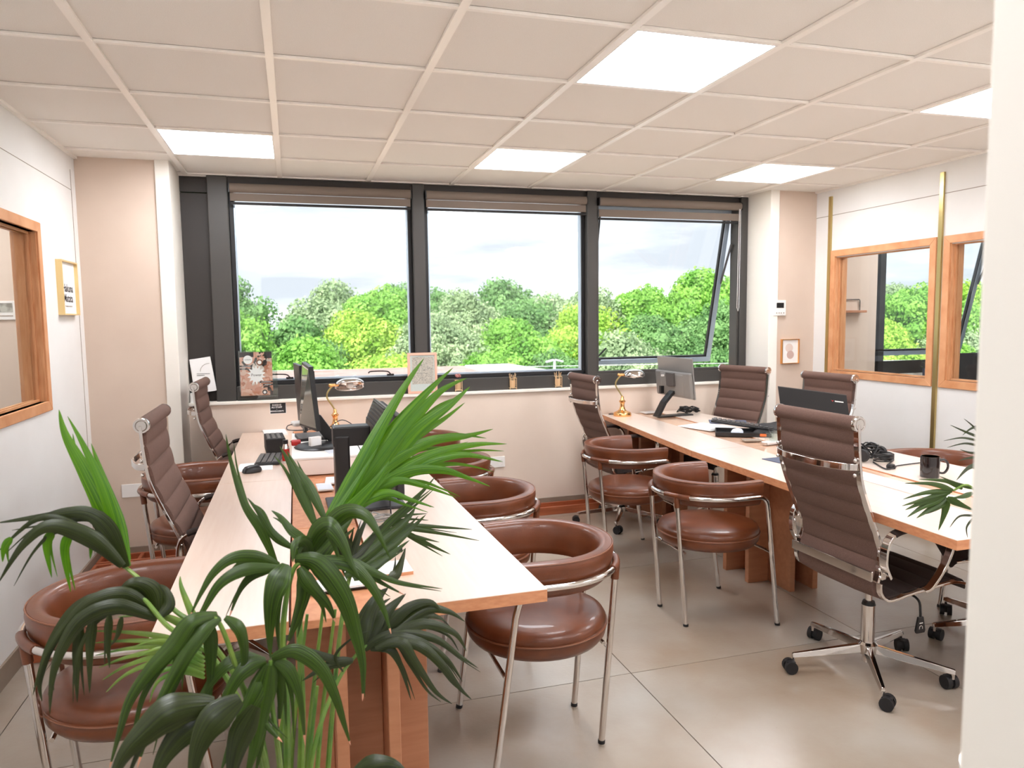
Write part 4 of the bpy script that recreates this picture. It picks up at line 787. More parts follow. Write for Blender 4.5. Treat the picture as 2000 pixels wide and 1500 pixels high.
for i in range(14):
    for j in range(4):
        if kb is None: kb = MB().box((0, 0, 0), (.022, .020, .006)).build('key', 'grey_plastic', t, bevel=.001, seg=1); o = kb
        else: o = kb.copy(); COL.objects.link(o)
        x_ = -.205+.0295*i; o.location = (x_, -.052+.0265*j, .0255-x_*.12)
t = thing('computer_mouse', 'grey and white computer mouse lying in the black tray', 'mouse', p+Vector((-.04, .0, .006)), .3); MB().lathe([(1e-6, 0), (.9, 0), (1, .12), (.93, .5), (.7, .85), (.35, .98), (1e-6, 1)], 24).build('body', 'paper_blue', t).scale = (.050, .032, .034); MB().cyl((.024, -.004, .026), (.024, .004, .026), .008, 12).build('wheel', 'black', t)
b = MB(); rr = random.Random(4); G = 16; vs = []
for i in range(G):
    for j in range(G):
        u, v = i/(G-1)*2-1, j/(G-1)*2-1; e = max(abs(u), abs(v)); hgt = .055*(1-e**3)+.012*math.sin(7*u+3*v)*(1-e)+.008*rr.random()*(1-e**2)
        vs.append((u*.17, v*.11, max(.001, hgt)))
b.add(vs, [(i*G+j, (i+1)*G+j, (i+1)*G+j+1, i*G+j+1) for i in range(G-1) for j in range(G-1)], True)
o = b.build('cloth_bag', 'black_matte', loc=p+Vector((.28, .02, .0)), rz=-.5); tag(o, 'crumpled black cloth bag right of the black tray on the right desk', 'bag')
p = P(1468, 861); tag(MB().cbox(p+Vector((.0, .0, .004)), (.11, .075, .008), rz=-.3).build('card_wallet', 'skirt', bevel=.002), 'thin brown grey card wallet in front of the black tray', 'wallet')
p = P(1508, 868); t = thing('tape_dispenser', 'clear tape dispenser on the right desk left of the big chair', 'tape dispenser', p+Vector((.03, .02, 0)), .1)
MB().box((-.075, -.028, 0), (.075, .028, .016)).build('base', 'white', t, bevel=.004); MB().lathe([(.018, -.01), (.034, -.01), (.034, .01), (.018, .01), (.018, -.01)], 28, (.0, 0, .045), True, Matrix.Rotation(PI/2, 3, 'X')).build('tape_roll', 'acrylic', t)
b = MB(); b.add([(-.06, -.02, .014), (.06, -.02, .014), (.05, -.02, .07), (-.045, -.02, .07), (-.06, -.017, .014), (.06, -.017, .014), (.05, -.017, .07), (-.045, -.017, .07)], [(0, 1, 2, 3), (7, 6, 5, 4), (0, 4, 5, 1), (1, 5, 6, 2), (2, 6, 7, 3), (3, 7, 4, 0)]); b.build('side_plate', 'acrylic', t)
b = MB(); b.add([(-.06, .017, .014), (.06, .017, .014), (.05, .017, .07), (-.045, .017, .07), (-.06, .02, .014), (.06, .02, .014), (.05, .02, .07), (-.045, .02, .07)], [(0, 1, 2, 3), (7, 6, 5, 4), (0, 4, 5, 1), (1, 5, 6, 2), (2, 6, 7, 3), (3, 7, 4, 0)]); b.build('side_plate', 'acrylic', t)
MB().box((-.088, -.022, 0), (-.07, .022, .012)).build('cutter', 'chrome', t)
a_, b_, c_ = P(1488, 897), P(1531, 893), P(1530, 907); o = MB().prism([a_[:2], (c_.x, c_.y), (c_.x+.22, c_.y-.04), (b_.x+.24, b_.y), (b_.x, b_.y)], DT, DT+.004).build('mouse_pad', 'blue_grey'); tag(o, 'dark blue grey mouse pad poking out left of the big chair', 'mouse pad')
# telephone headset and cables right of the chair
p = P(1715, 902); t = thing('headset', 'black headset with a coiled cable right of the big chair', 'headset', p+Vector((.0, .03, 0)), .3)
MB().tube([(.082*math.cos(a), .01+.075*math.sin(a), .03+.02*math.sin(a)) for a in [PI*i/20 for i in range(21)]], .006, 8).build('headband', 'black', t)
for s in (-1, 1): MB().lathe([(1e-6, -.014), (.030, -.012), (.034, 0), (.030, .012), (1e-6, .014)], 24, (s*.082, .01, .036), True, Matrix.Rotation(PI/2, 3, 'Y')).build('ear_cushion', 'black_matte', t)
MB().tube(smooth_path([(.082, .0, .02), (.07, -.05, .012), (.02, -.08, .010)], 6), .0035, 6).build('microphone', 'black', t); MB().tube([(.045*math.cos(a)-.02, .045*math.sin(a)-.06, .006+.0015*i) for i, a in enumerate([.6*i for i in range(34)])], .0032, 6).build('cable', 'cable', t)
MB().cbox((.07, -.03, .02), (.05, .06, .035)).build('control_box', 'black', t, bevel=.006)
coil('cable_coil', 'heap of black cable piled behind the headset on the right desk', p+Vector((.02, .10, .0)), .085, 9, 'cable', .004, 2.2)
q = P(1740, 915); tag(MB().lathe([(1e-6, 0), (.020, 0), (.022, .012), (.016, .022), (1e-6, .024)], 20, q).build('cable_hub', 'black'), 'small round black hub between headset and mug', 'hub')
wire('cable', 'thin black cable running from the round hub towards the mug', [q+Vector((.02, 0, .006)), q+Vector((.08, .03, .004)), P(1800, 905)+Vector((0, 0, .004)), P(1830, 902)+Vector((0, 0, .004))], .003)
wire('cable', 'black cable looping from the headset round to the hub', [p+Vector((.02, 0, .01)), p+Vector((.10, .0, .006)), q+Vector((.03, .05, .006)), q+Vector((.03, .0, .006)), q+Vector((-.05, -.02, .005)), p+Vector((-.05, -.02, .006))], .0034)
b = MB(); x0_, x1_ = rt0(2.3)+.02, rt1(2.3)-.02; tag(MB().box((x0_, 2.3, DT-.006), (x1_-.05, 2.95, DT+.001)).build('cover_plate', 'white', bevel=.001), 'shiny pale cover plate lying along the trough of the right desk', 'cover plate')
p = P(1826, 934); t = thing('mug', 'glossy black coffee mug near the doorway edge of the right desk', 'mug', p+Vector((0, .03, 0)), -.55)
MB().lathe([(1e-6, 0), (.037, 0), (.041, .003), (.0415, .095), (.0405, .099), (.0385, .099)], 40).build('cup', 'mug', t)
MB().lathe([(.0385, .099), (.0378, .094), (.0375, .012), (1e-6, .008)], 40).build('inside', 'ceramic_in', t)
MB().tube(smooth_path([(.040, 0, .080), (.060, 0, .084), (.074, 0, .066), (.074, 0, .042), (.060, 0, .022), (.040, 0, .022)], 6), .0055, 10).build('handle', 'mug', t)
# ------------------------------------------------------------ neighbours' things
t = thing('wall_shelf', 'little wall shelf with a wire loop seen through the right inner window', 'shelf', (4.45, 5.03, 1.515)); MB().box((-.11, -.07, 0), (.11, 0, .02)).build('board', 'ply', t, bevel=.002); MB().tube([(-.10, -.01, .02), (-.10, -.01, .10), (-.09, -.01, .11), (.08, -.01, .11), (.09, -.01, .10), (.09, -.01, .02)], .004, 8).build('wire_loop', 'grey_plastic', t)
t = thing('picture_frame', 'white framed mountain photo behind the left inner window', 'picture', (-1.72, 5.0, 1.585)); MB().box((-.17, -.015, -.055), (.17, 0, .055)).build('frame', 'white', t, bevel=.002); M['photo'] = mat('grey_photo', (176, 176, 166), .6, noise=(30, (110, 112, 104), .4, .6)); MB().box((-.15, -.0165, -.012), (.145, -.015, .042)).build('photo', 'photo', t)
MB().box((-.15, -.0165, -.036), (.145, -.0155, -.030)).build('caption_line', 'skirt', t)
t = thing('high_chair_back', 'tall dark brown chair seen through the left inner window', 'chair', (-1.85, 4.25, 0), 0); M['brown_hide'] = mat('dark_brown_hide', (84, 56, 48), .6)
b = MB(); prf = [(.0, .42), (.27, .42), (.28, .60), (.27, .85), (.245, 1.0), (.21, 1.13), (.16, 1.24), (.10, 1.31), (0, 1.34)]; ol = [(-x, z) for x, z in prf[1:-1]][::1]; ring = [(x, z) for x, z in prf[1:]]+[(-x, z) for x, z in prf[1:-1][::-1]]
n = len(ring); b.add([(x, -.05, z) for x, z in ring]+[(x, .05, z) for x, z in ring], [tuple(range(n)), tuple(range(n, 2*n))[::-1]]+[(i, n+i, n+(i+1) % n, (i+1) % n) for i in range(n)]); b.build('backrest', 'brown_hide', t, bevel=.02, seg=3)
MB().box((-.27, -.50, .36), (.27, -.03, .46)).build('seat', 'brown_hide', t, bevel=.03, seg=3)
for sx in (-.22, .22):
    for sy in (-.45, .0): MB().cyl((sx, sy, 0), (sx, sy, .38), .018, 12).build('leg', 'wood_red', t)
t = thing('neighbour_desk', 'white desk beyond the right inner windows', 'desk', (0, 0, 0)); MB().box((5.05, 3.7, .70), (5.95, 5.28, .735)).build('desk_top', 'white', t)
for (x, y) in ((5.1, 3.75), (5.9, 3.75), (5.1, 5.2), (5.9, 5.2)): MB().box((x-.02, y-.02, 0), (x+.02, y+.02, .70)).build('leg', 'alu', t)
a_ = Y(1876, 690, 4.45); t = thing('monitor', 'black monitor beyond the near right inner window', 'monitor', (a_.x, 4.45, .735)); hh = a_.z-.735
MB().box((0, 0, .10), (.50, .03, hh)).build('screen_housing', 'black_matte', t, bevel=.004); MB().box((.2, .03, 0), (.3, .05, .3)).build('stand', 'black', t); MB().box((.12, -.05, 0), (.38, .12, .01)).build('foot', 'black', t)
a_ = Y(1849, 697, 4.9); t = thing('storage_box', 'dark grey storage box with a white sheet on it beyond the right inner window', 'box', (a_.x, 4.9, .735)); MB().box((0, 0, 0), (.34, .22, a_.z-.735)).build('body', 'blue_grey', t, bevel=.004); MB().cbox((.14, -.02, a_.z-.735-.06), (.22, .03, .06), ry=-.3).build('paper', 'paper', t)
M['leaf_small'] = leafmat('small_leaf', (90, 150, 40), (150, 200, 70), 20, .3)
a_ = Y(1812, 735, 5.2); t = thing('potted_plant', 'small potted plant on the far sill beyond the right inner window', 'plant', (a_.x, 5.2, .735)); MB().lathe([(1e-6, 0), (.035, 0), (.045, .27), (.040, .27), (1e-6, .25)], 20).build('pot', 'blue_grey', t)
b = MB()
for k in range(40):
    a = RNG.rand()*2*PI; r = .03+.04*RNG.rand(); z = .28+.10*RNG.rand(); c = Vector((r*math.cos(a), r*math.sin(a), z)); d = Vector((math.cos(a), math.sin(a), .5)).normalized()*.022; e_ = Vector((-d.y, d.x, .004)).normalized()*.009; b.add([c-d, c+e_, c+d, c-e_], [(0, 1, 2, 3)])
b.build('foliage', 'leaf_small', t)['kind'] = 'stuff'
# ------------------------------------------------------------ palms
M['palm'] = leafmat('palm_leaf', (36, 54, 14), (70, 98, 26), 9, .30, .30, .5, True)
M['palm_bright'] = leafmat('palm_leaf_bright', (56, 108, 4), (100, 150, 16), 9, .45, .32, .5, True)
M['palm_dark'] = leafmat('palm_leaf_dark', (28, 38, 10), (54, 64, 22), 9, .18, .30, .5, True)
M['stalk'] = leafmat('palm_stalk', (78, 118, 44), (124, 150, 62), 14, .1, .4)
M['tip'] = mat('dry_leaf_tip', (214, 150, 120), .7)
def leaflet(pts, w, m, parent, fold=.35, roll=0, view=None, wob=0, tip=0):
    """a pinnate leaflet: a folded strip following pts, widest a third of the way along; pts are (px, py, depth)"""
    P = smooth_path([Y(*p) for p in pts], 7 if len(pts) > 2 else 10); n = len(P); b = MB(); vs = []; fs = []
    for i, p in enumerate(P):
        u = i/(n-1); k = w*.46*min(1, .40+u*2.6)*(1-max(0, (u-.32)/.68))**.95 + .0003
        t = P[min(i+1, n-1)]-P[max(i-1, 0)]; t.normalize(); c = (p-Vector((0, 0, EYE))).normalized(); a = t.cross(c); a.normalize(); nn = a.cross(t); nn.normalize()
        q = roll*(1-.5*u); a2 = a*math.cos(q)+nn*math.sin(q); n2 = nn*math.cos(q)-a*math.sin(q)
        vs += [p-a2*k+n2*k*fold, p-a2*k*.5+n2*k*fold*.35, p, p+a2*k*.5+n2*k*fold*.35, p+a2*k+n2*k*fold]
    for i in range(n-1):
        for j in range(4): fs.append((i*5+j, i*5+j+1, i*5+6+j, i*5+5+j))
    o = b.add(vs, fs, True).build('leaflet', M[m], parent); uv = o.data.uv_layers.new(name='uv'); sd_ = rn.uniform(0, 9)
    uv.data.foreach_set('uv', [c for lp in o.data.loops for c in ((lp.vertex_index % 5)/4+sd_, (lp.vertex_index//5)/n+sd_)])
    if tip:
        o.data.materials.append(M['tip'])
        for f in o.data.polygons[-4*2:]: f.material_index = 1
    return o
def stalk(pts, r, parent, name='leaf_stalk', m='stalk', r2=None):
    P = smooth_path([Y(*p) for p in pts], 8); n = len(P); return MB().tube(P, r, 8, scale=[1-(1-(r2 or r*.5)/r)*i/(n-1) for i in range(n)]).build(name, m, parent)
palm = thing('potted_palm', 'big green kentia palm in the left foreground, its fronds over the desk and chair', 'plant')
BX, BY = 0.0, 1.42
def base(k=0): return (570+k, 1660, BY)
rn = random.Random(3)
def fr(leaves, w, m, dz=0, roll=None, tip=0, jit=1):
    for L_ in leaves:
        ww = w; mm = m; pts = L_
        if isinstance(L_[0], (int, float)): ww = L_[0]; pts = L_[1:]
        leaflet(pts, ww, mm, palm, fold=rn.uniform(.15, .5), roll=rn.uniform(-.35, .35) if roll is None else roll, tip=tip if rn.random() < .6 else 0)
        if rn.random() < .85 and ww > .013 and m != 'stalk':
            a_, s_ = rn.uniform(8, 20)*rn.choice((-1, 1)), rn.uniform(.05, .16)
            q = [(x+a_*(i/(len(pts)-1))*.9+s_*(pts[0][0]-x), y+abs(a_)*(i/(len(pts)-1))*.5+s_*(pts[0][1]-y), d+.015) for i, (x, y, d) in enumerate(pts)]
            leaflet(q, ww*rn.uniform(.35, .6), mm, palm, fold=rn.uniform(.15, .5), roll=rn.uniform(-.5, .5))
# 1 tall bright frond leaning right
stalk([base(10), (590, 1400, 1.45), (585, 1180, 1.5), (605, 1070, 1.52), (650, 1010, 1.55), (700, 945, 1.6), (735, 880, 1.63)], .0075, palm)
fr([[.040, (622, 1048, 1.53), (670, 975, 1.56), (735, 850, 1.6), (790, 755, 1.64), (828, 700, 1.66)], [.045, (640, 1030, 1.54), (700, 950, 1.58), (765, 845, 1.62), (830, 770, 1.66), (885, 718, 1.7)],
    [.042, (655, 1010, 1.55), (725, 930, 1.58), (800, 830, 1.63), (860, 765, 1.67), (912, 738, 1.7)], [.046, (668, 1000, 1.56), (745, 920, 1.6), (815, 840, 1.63), (880, 790, 1.67), (918, 755, 1.7)],
    [.034, (690, 975, 1.57), (760, 905, 1.6), (840, 862, 1.64), (910, 852, 1.68), (963, 838, 1.7)], [.032, (690, 985, 1.57), (770, 925, 1.6), (850, 885, 1.64), (930, 868, 1.68), (990, 867, 1.7)],
    [.036, (680, 1000, 1.56), (750, 945, 1.6), (840, 900, 1.63), (910, 888, 1.66), (982, 902, 1.68)], [.028, (688, 985, 1.57), (740, 930, 1.6), (800, 880, 1.64), (880, 850, 1.67), (950, 856, 1.7)]], .04, 'palm_bright')
fr([[.032, (640, 1045, 1.54), (700, 980, 1.57), (790, 925, 1.6), (860, 918, 1.62), (910, 932, 1.63), (957, 950, 1.63)], [.026, (640, 1050, 1.53), (700, 985, 1.56), (770, 940, 1.58), (830, 950, 1.59), (892, 972, 1.6)],
    [.026, (645, 1040, 1.52), (700, 985, 1.54), (755, 962, 1.55), (800, 975, 1.56), (848, 991, 1.56)], [.036, (625, 1055, 1.5), (680, 1000, 1.52), (735, 940, 1.55), (760, 900, 1.57)], [.03, (612, 1062, 1.5), (650, 1020, 1.52), (700, 940, 1.55), (740, 870, 1.58)]], .03, 'palm_bright')
fr([[.022, (617, 1028, 1.5), (590, 965, 1.52), (565, 905, 1.54), (547, 872, 1.55)], [.022, (636, 1015, 1.5), (605, 950, 1.52), (580, 915, 1.54), (560, 880, 1.55)], [.020, (541, 1106, 1.46), (510, 1035, 1.47), (478, 985, 1.48), (452, 905, 1.5), (441, 848, 1.5)],
    [.018, (571, 1070, 1.45), (535, 1045, 1.46), (505, 1000, 1.47), (483, 972, 1.48)], [.020, (602, 1056, 1.45), (572, 1038, 1.46), (548, 1010, 1.47), (530, 997, 1.48)], [.008, (571, 1068, 1.44), (535, 1040, 1.45), (515, 1000, 1.46), (497, 985, 1.47)]], .02, 'palm')
fr([[.038, (610, 1075, 1.45), (640, 1030, 1.44), (676, 1000, 1.42), (712, 1005, 1.4), (738, 1040, 1.38), (764, 1094, 1.37)], [.040, (598, 1082, 1.42), (618, 1040, 1.4), (642, 1026, 1.38), (665, 1052, 1.37), (684, 1095, 1.36), (702, 1128, 1.35)],
    [.036, (596, 1115, 1.42), (600, 1075, 1.41), (588, 1060, 1.39), (574, 1068, 1.38), (572, 1098, 1.37)], [.05, (590, 1105, 1.45), (600, 1075, 1.46), (625, 1040, 1.48), (655, 1010, 1.5)], [.05, (605, 1100, 1.47), (640, 1065, 1.49), (690, 1010, 1.52)]], .04, 'palm')
# 2 fine frond behind, lying over the desk
stalk([base(60), (650, 1380, 1.5), (672, 1180, 1.6), (700, 1080, 1.68), (740, 1035, 1.74), (790, 1000, 1.78)], .006, palm)
fr([[.020, (700, 1085, 1.68), (760, 1020, 1.72), (820, 965, 1.76), (850, 931, 1.8)], [.014, (715, 1070, 1.7), (775, 1010, 1.74), (843, 955, 1.8)], [.012, (735, 1040, 1.74), (780, 1010, 1.76), (835, 1003, 1.8)], [.010, (740, 1030, 1.74), (790, 1015, 1.76), (837, 1016, 1.8)],
    [.014, (760, 1025, 1.75), (840, 1028, 1.78), (922, 1034, 1.82)], [.012, (770, 1028, 1.75), (850, 1040, 1.78), (936, 1056, 1.82)], [.016, (780, 1035, 1.75), (830, 1060, 1.78), (880, 1083, 1.8)], [.010, (800, 1045, 1.76), (830, 1052, 1.78), (858, 1059, 1.8)],
    [.036, (680, 1110, 1.62), (730, 1070, 1.68), (790, 1020, 1.74), (812, 990, 1.77)], [.034, (675, 1125, 1.62), (735, 1090, 1.68), (790, 1045, 1.74), (832, 1005, 1.78)], [.030, (690, 1130, 1.62), (740, 1100, 1.66), (800, 1055, 1.72)], [.006, (735, 1075, 1.7), (770, 1060, 1.72), (792, 1052, 1.74)]], .02, 'palm')
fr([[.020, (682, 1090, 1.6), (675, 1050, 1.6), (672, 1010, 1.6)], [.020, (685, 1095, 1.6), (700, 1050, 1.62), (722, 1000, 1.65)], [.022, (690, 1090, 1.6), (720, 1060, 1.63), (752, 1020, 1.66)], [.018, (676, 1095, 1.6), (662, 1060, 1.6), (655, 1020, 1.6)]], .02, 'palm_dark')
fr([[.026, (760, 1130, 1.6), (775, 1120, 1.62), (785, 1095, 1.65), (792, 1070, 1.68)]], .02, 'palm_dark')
# 3 arching middle frond
stalk([base(-10), (560, 1400, 1.36), (552, 1240, 1.36), (570, 1120, 1.38), (600, 1092, 1.38)], .0075, palm)
fr([[.044, (575, 1094, 1.38), (619, 1102, 1.36), (668, 1165, 1.34), (692, 1232, 1.33), (708, 1300, 1.32), (708, 1370, 1.32)], [.030, (581, 1094, 1.38), (672, 1098, 1.37), (720, 1135, 1.36), (749, 1188, 1.35), (764, 1238, 1.34)],
    [.022, (600, 1096, 1.4), (680, 1098, 1.4), (730, 1118, 1.4), (780, 1137, 1.41), (864, 1150, 1.42)], [.018, (610, 1094, 1.41), (700, 1105, 1.42), (740, 1135, 1.42), (790, 1162, 1.42)],
    [.046, (560, 1102, 1.36), (545, 1130, 1.34), (532, 1170, 1.33), (527, 1225, 1.33), (528, 1287, 1.33)], [.024, (545, 1104, 1.37), (505, 1088, 1.36), (455, 1090, 1.35), (418, 1118, 1.34), (392, 1160, 1.33), (370, 1206, 1.32)],
    [.024, (545, 1108, 1.36), (480, 1112, 1.35), (430, 1140, 1.34), (395, 1195, 1.33), (362, 1250, 1.32)], [.020, (540, 1110, 1.38), (500, 1120, 1.37), (470, 1150, 1.37), (448, 1205, 1.36)], [.030, (590, 1110, 1.4), (592, 1160, 1.4), (575, 1220, 1.4), (560, 1260, 1.4)],
    [.030, (585, 1108, 1.37), (605, 1140, 1.36), (640, 1180, 1.36), (655, 1215, 1.36)], [.02, (530, 1104, 1.38), (505, 1106, 1.38), (470, 1100, 1.4), (440, 1130, 1.4)]], .03, 'palm', tip=1)
# 4 frond reaching up and left
stalk([base(-30), (500, 1400, 1.4), (400, 1240, 1.42), (345, 1195, 1.44), (290, 1145, 1.46), (245, 1108, 1.48)], .0065, palm)
fr([[.036, (248, 1108, 1.48), (210, 1010, 1.5), (165, 920, 1.52), (128, 850, 1.54), (115, 800, 1.55)], [.022, (248, 1100, 1.48), (205, 965, 1.5), (168, 880, 1.52), (132, 813, 1.54)], [.024, (250, 1095, 1.49), (228, 1010, 1.51), (200, 930, 1.53), (178, 866, 1.55)]], .03, 'palm_bright', roll=.1)
fr([[.032, (246, 1108, 1.47), (212, 1035, 1.46), (165, 1002, 1.46), (90, 1008, 1.46), (-10, 1022, 1.47)], [.034, (240, 1106, 1.46), (180, 1055, 1.45), (100, 1028, 1.44), (45, 1065, 1.43), (-4, 1140, 1.43)], [.020, (200, 1070, 1.46), (130, 1022, 1.45), (70, 1015, 1.45), (-5, 1078, 1.44)],
    [.026, (225, 1090, 1.47), (185, 1010, 1.47), (130, 998, 1.47), (60, 1015, 1.47)], [.022, (240, 1100, 1.47), (215, 1040, 1.47), (195, 1003, 1.47), (150, 1000, 1.47)]], .03, 'palm_dark', roll=.2)
fr([[.018, (103, 1038, 1.45), (92, 1068, 1.45), (101, 1128, 1.45)], [.018, (136, 1040, 1.45), (126, 1080, 1.45), (138, 1156, 1.45)], [.008, (178, 1060, 1.46), (176, 1092, 1.46)], [.014, (22, 1050, 1.44), (8, 1070, 1.44), (5, 1098, 1.44)]], .02, 'palm_bright')
# 5 frond arching over the near left chair
stalk([base(-20), (500, 1450, 1.34), (420, 1290, 1.33), (330, 1225, 1.34), (280, 1170, 1.36), (240, 1165, 1.37)], .006, palm)
fr([[.040, (306, 1200, 1.37), (292, 1155, 1.37), (258, 1140, 1.36), (228, 1160, 1.36)], [.026, (307, 1202, 1.36), (250, 1162, 1.35), (182, 1174, 1.34), (130, 1222, 1.33), (88, 1284, 1.32), (64, 1358, 1.31)], [.032, (307, 1208, 1.35), (230, 1185, 1.34), (165, 1207, 1.33), (125, 1260, 1.32), (103, 1322, 1.31), (97, 1396, 1.31)],
    [.026, (290, 1200, 1.36), (215, 1170, 1.35), (150, 1190, 1.34), (100, 1260, 1.33), (78, 1330, 1.32), (82, 1370, 1.32)], [.018, (158, 1222, 1.34), (150, 1290, 1.34), (151, 1372, 1.34)], [.018, (182, 1206, 1.34), (176, 1270, 1.34), (175, 1354, 1.34)], [.014, (214, 1200, 1.34), (211, 1250, 1.34), (214, 1305, 1.34)], [.010, (238, 1205, 1.34), (230, 1240, 1.34), (216, 1262, 1.34)],
    [.022, (310, 1205, 1.36), (330, 1180, 1.37), (320, 1150, 1.38), (292, 1142, 1.38)]], .03, 'palm_dark', roll=.15)
fr([[.012, (395, 1270+5*i, 1.38), (320, 1245+9*i, 1.37), (250, 1235+16*i, 1.37), (172+7*i, 1232+24*i, 1.37)] for i in range(6)]+[[.012, (400, 1285+8*i, 1.38), (360, 1262+10*i, 1.37), (310, 1250+16*i, 1.36), (262+6*i, 1262+22*i, 1.36)] for i in range(6)]+[[.016, (405, 1250, 1.4), (350, 1215, 1.4), (300, 1200, 1.4), (230, 1205, 1.4)], [.016, (400, 1240, 1.4), (380, 1210, 1.4), (355, 1150, 1.42), (352, 1125, 1.43)]], .014, 'stalk')
# 6 drooping front fronds
stalk([base(-35), (520, 1500, 1.28), (470, 1330, 1.25), (430, 1220, 1.24), (400, 1198, 1.24)], .006, palm)
fr([[.030, (425, 1200, 1.24), (374, 1212, 1.22), (336, 1262, 1.21), (290, 1312, 1.2), (252, 1370, 1.2), (230, 1442, 1.2), (214, 1500, 1.2)], [.024, (380, 1225, 1.23), (350, 1280, 1.22), (336, 1350, 1.22)], [.024, (410, 1215, 1.25), (412, 1290, 1.24), (408, 1392, 1.24)],
    [.030, (430, 1205, 1.24), (395, 1230, 1.22), (350, 1300, 1.2), (300, 1400, 1.19), (268, 1500, 1.18)], [.022, (440, 1205, 1.25), (470, 1230, 1.24), (478, 1290, 1.24), (455, 1340, 1.24)]], .03, 'palm', tip=1)
stalk([base(-5), (545, 1480, 1.26), (532, 1380, 1.25), (528, 1290, 1.25)], .006, palm)
fr([[.030, (520, 1290, 1.25), (490, 1300, 1.24), (460, 1330, 1.23), (425, 1400, 1.22), (400, 1450, 1.22)], [.034, (525, 1296, 1.25), (499, 1356, 1.23), (461, 1428, 1.22), (430, 1510, 1.21)], [.040, (525, 1300, 1.24), (509, 1380, 1.23), (499, 1452, 1.22), (478, 1530, 1.21)], [.028, (533, 1289, 1.25), (524, 1356, 1.24), (514, 1404, 1.23), (552, 1450, 1.22)],
    [.028, (530, 1286, 1.25), (576, 1272, 1.24), (624, 1303, 1.23), (653, 1356, 1.22), (672, 1414, 1.22), (685, 1456, 1.22)], [.024, (538, 1292, 1.25), (566, 1313, 1.24), (586, 1366, 1.23), (596, 1456, 1.23)], [.026, (515, 1290, 1.26), (470, 1285, 1.25), (430, 1310, 1.24), (390, 1370, 1.24), (372, 1440, 1.24)],
    [.020, (540, 1296, 1.26), (548, 1350, 1.26), (545, 1420, 1.26)]], .03, 'palm', tip=1)
# 7 dark frond spreading right in front of the desk legs
stalk([base(30), (610, 1480, 1.38), (655, 1340, 1.42), (700, 1275, 1.44), (740, 1248, 1.45)], .0055, palm)
fr([[.024, (712, 1269, 1.44), (742, 1248, 1.44), (793, 1236, 1.44), (852, 1248, 1.44), (898, 1281, 1.44), (934, 1305, 1.44)], [.024, (723, 1264, 1.44), (770, 1246, 1.43), (828, 1257, 1.43), (875, 1290, 1.43), (903, 1331, 1.43)], [.022, (723, 1267, 1.44), (758, 1265, 1.43), (782, 1299, 1.42), (803, 1368, 1.42)],
    [.024, (733, 1267, 1.43), (782, 1255, 1.42), (810, 1292, 1.41), (850, 1350, 1.41), (883, 1375, 1.41)], [.022, (760, 1250, 1.43), (820, 1262, 1.42), (865, 1300, 1.41), (898, 1344, 1.41), (921, 1366, 1.41)], [.046, (709, 1267, 1.45), (716, 1211, 1.47), (737, 1168, 1.49), (758, 1148, 1.5)], [.042, (723, 1262, 1.45), (747, 1205, 1.47), (793, 1159, 1.49)],
    [.024, (737, 1250, 1.45), (793, 1190, 1.46), (840, 1176, 1.46), (864, 1198, 1.46)], [.024, (758, 1243, 1.45), (828, 1192, 1.46), (875, 1194, 1.46), (908, 1214, 1.46)], [.024, (758, 1241, 1.44), (828, 1218, 1.45), (887, 1236, 1.45), (911, 1272, 1.45)], [.034, (730, 1255, 1.46), (770, 1205, 1.47), (815, 1180, 1.48)],
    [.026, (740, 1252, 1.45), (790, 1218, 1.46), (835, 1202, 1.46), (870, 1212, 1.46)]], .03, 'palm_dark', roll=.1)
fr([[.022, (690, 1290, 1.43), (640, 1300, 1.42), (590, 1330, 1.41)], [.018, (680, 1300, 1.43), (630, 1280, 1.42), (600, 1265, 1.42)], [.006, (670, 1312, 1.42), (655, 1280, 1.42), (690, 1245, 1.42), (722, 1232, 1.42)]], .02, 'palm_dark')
# 8 big dark leaves at the bottom left and bottom right
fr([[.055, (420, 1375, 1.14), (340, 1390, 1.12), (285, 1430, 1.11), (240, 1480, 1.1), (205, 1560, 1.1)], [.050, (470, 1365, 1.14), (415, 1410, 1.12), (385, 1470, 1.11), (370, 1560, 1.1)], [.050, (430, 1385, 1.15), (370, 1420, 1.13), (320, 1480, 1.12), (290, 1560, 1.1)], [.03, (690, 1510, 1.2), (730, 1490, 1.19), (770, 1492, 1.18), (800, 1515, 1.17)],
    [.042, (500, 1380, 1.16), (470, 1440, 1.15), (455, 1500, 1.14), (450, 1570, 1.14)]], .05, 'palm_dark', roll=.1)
# bare stems near the pot
for k, (a, b_) in enumerate((((560, 1640, 1.44), (600, 1200, 1.46)), ((590, 1650, 1.46), (632, 1180, 1.5)), ((610, 1650, 1.44), (655, 1190, 1.5)), ((545, 1640, 1.38), (560, 1290, 1.38)), ((600, 1640, 1.40), (620, 1340, 1.42)))): stalk([a, ((a[0]+b_[0])/2-6, (a[1]+b_[1])/2, (a[2]+b_[2])/2), b_], .006, palm, 'stem')
stalk([(548, 1640, 1.40), (547, 1380, 1.40)], .0055, palm, 'support_cane', 'black', r2=.0054)
pot = MB().lathe([(1e-6, .02), (.13, .02), (.165, .30), (.168, .315), (.155, .315), (.15, .29), (1e-6, .285)], 40, (.01, BY-.02, 0)).build('pot', 'white', palm)
for k in range(5):
    a = base([-30, -10, 10, 30, 55][k]); q = Y(*a); MB().cyl((q.x*.6, BY-.02, .28), q, .007, 8).build('stem', 'stalk', palm)
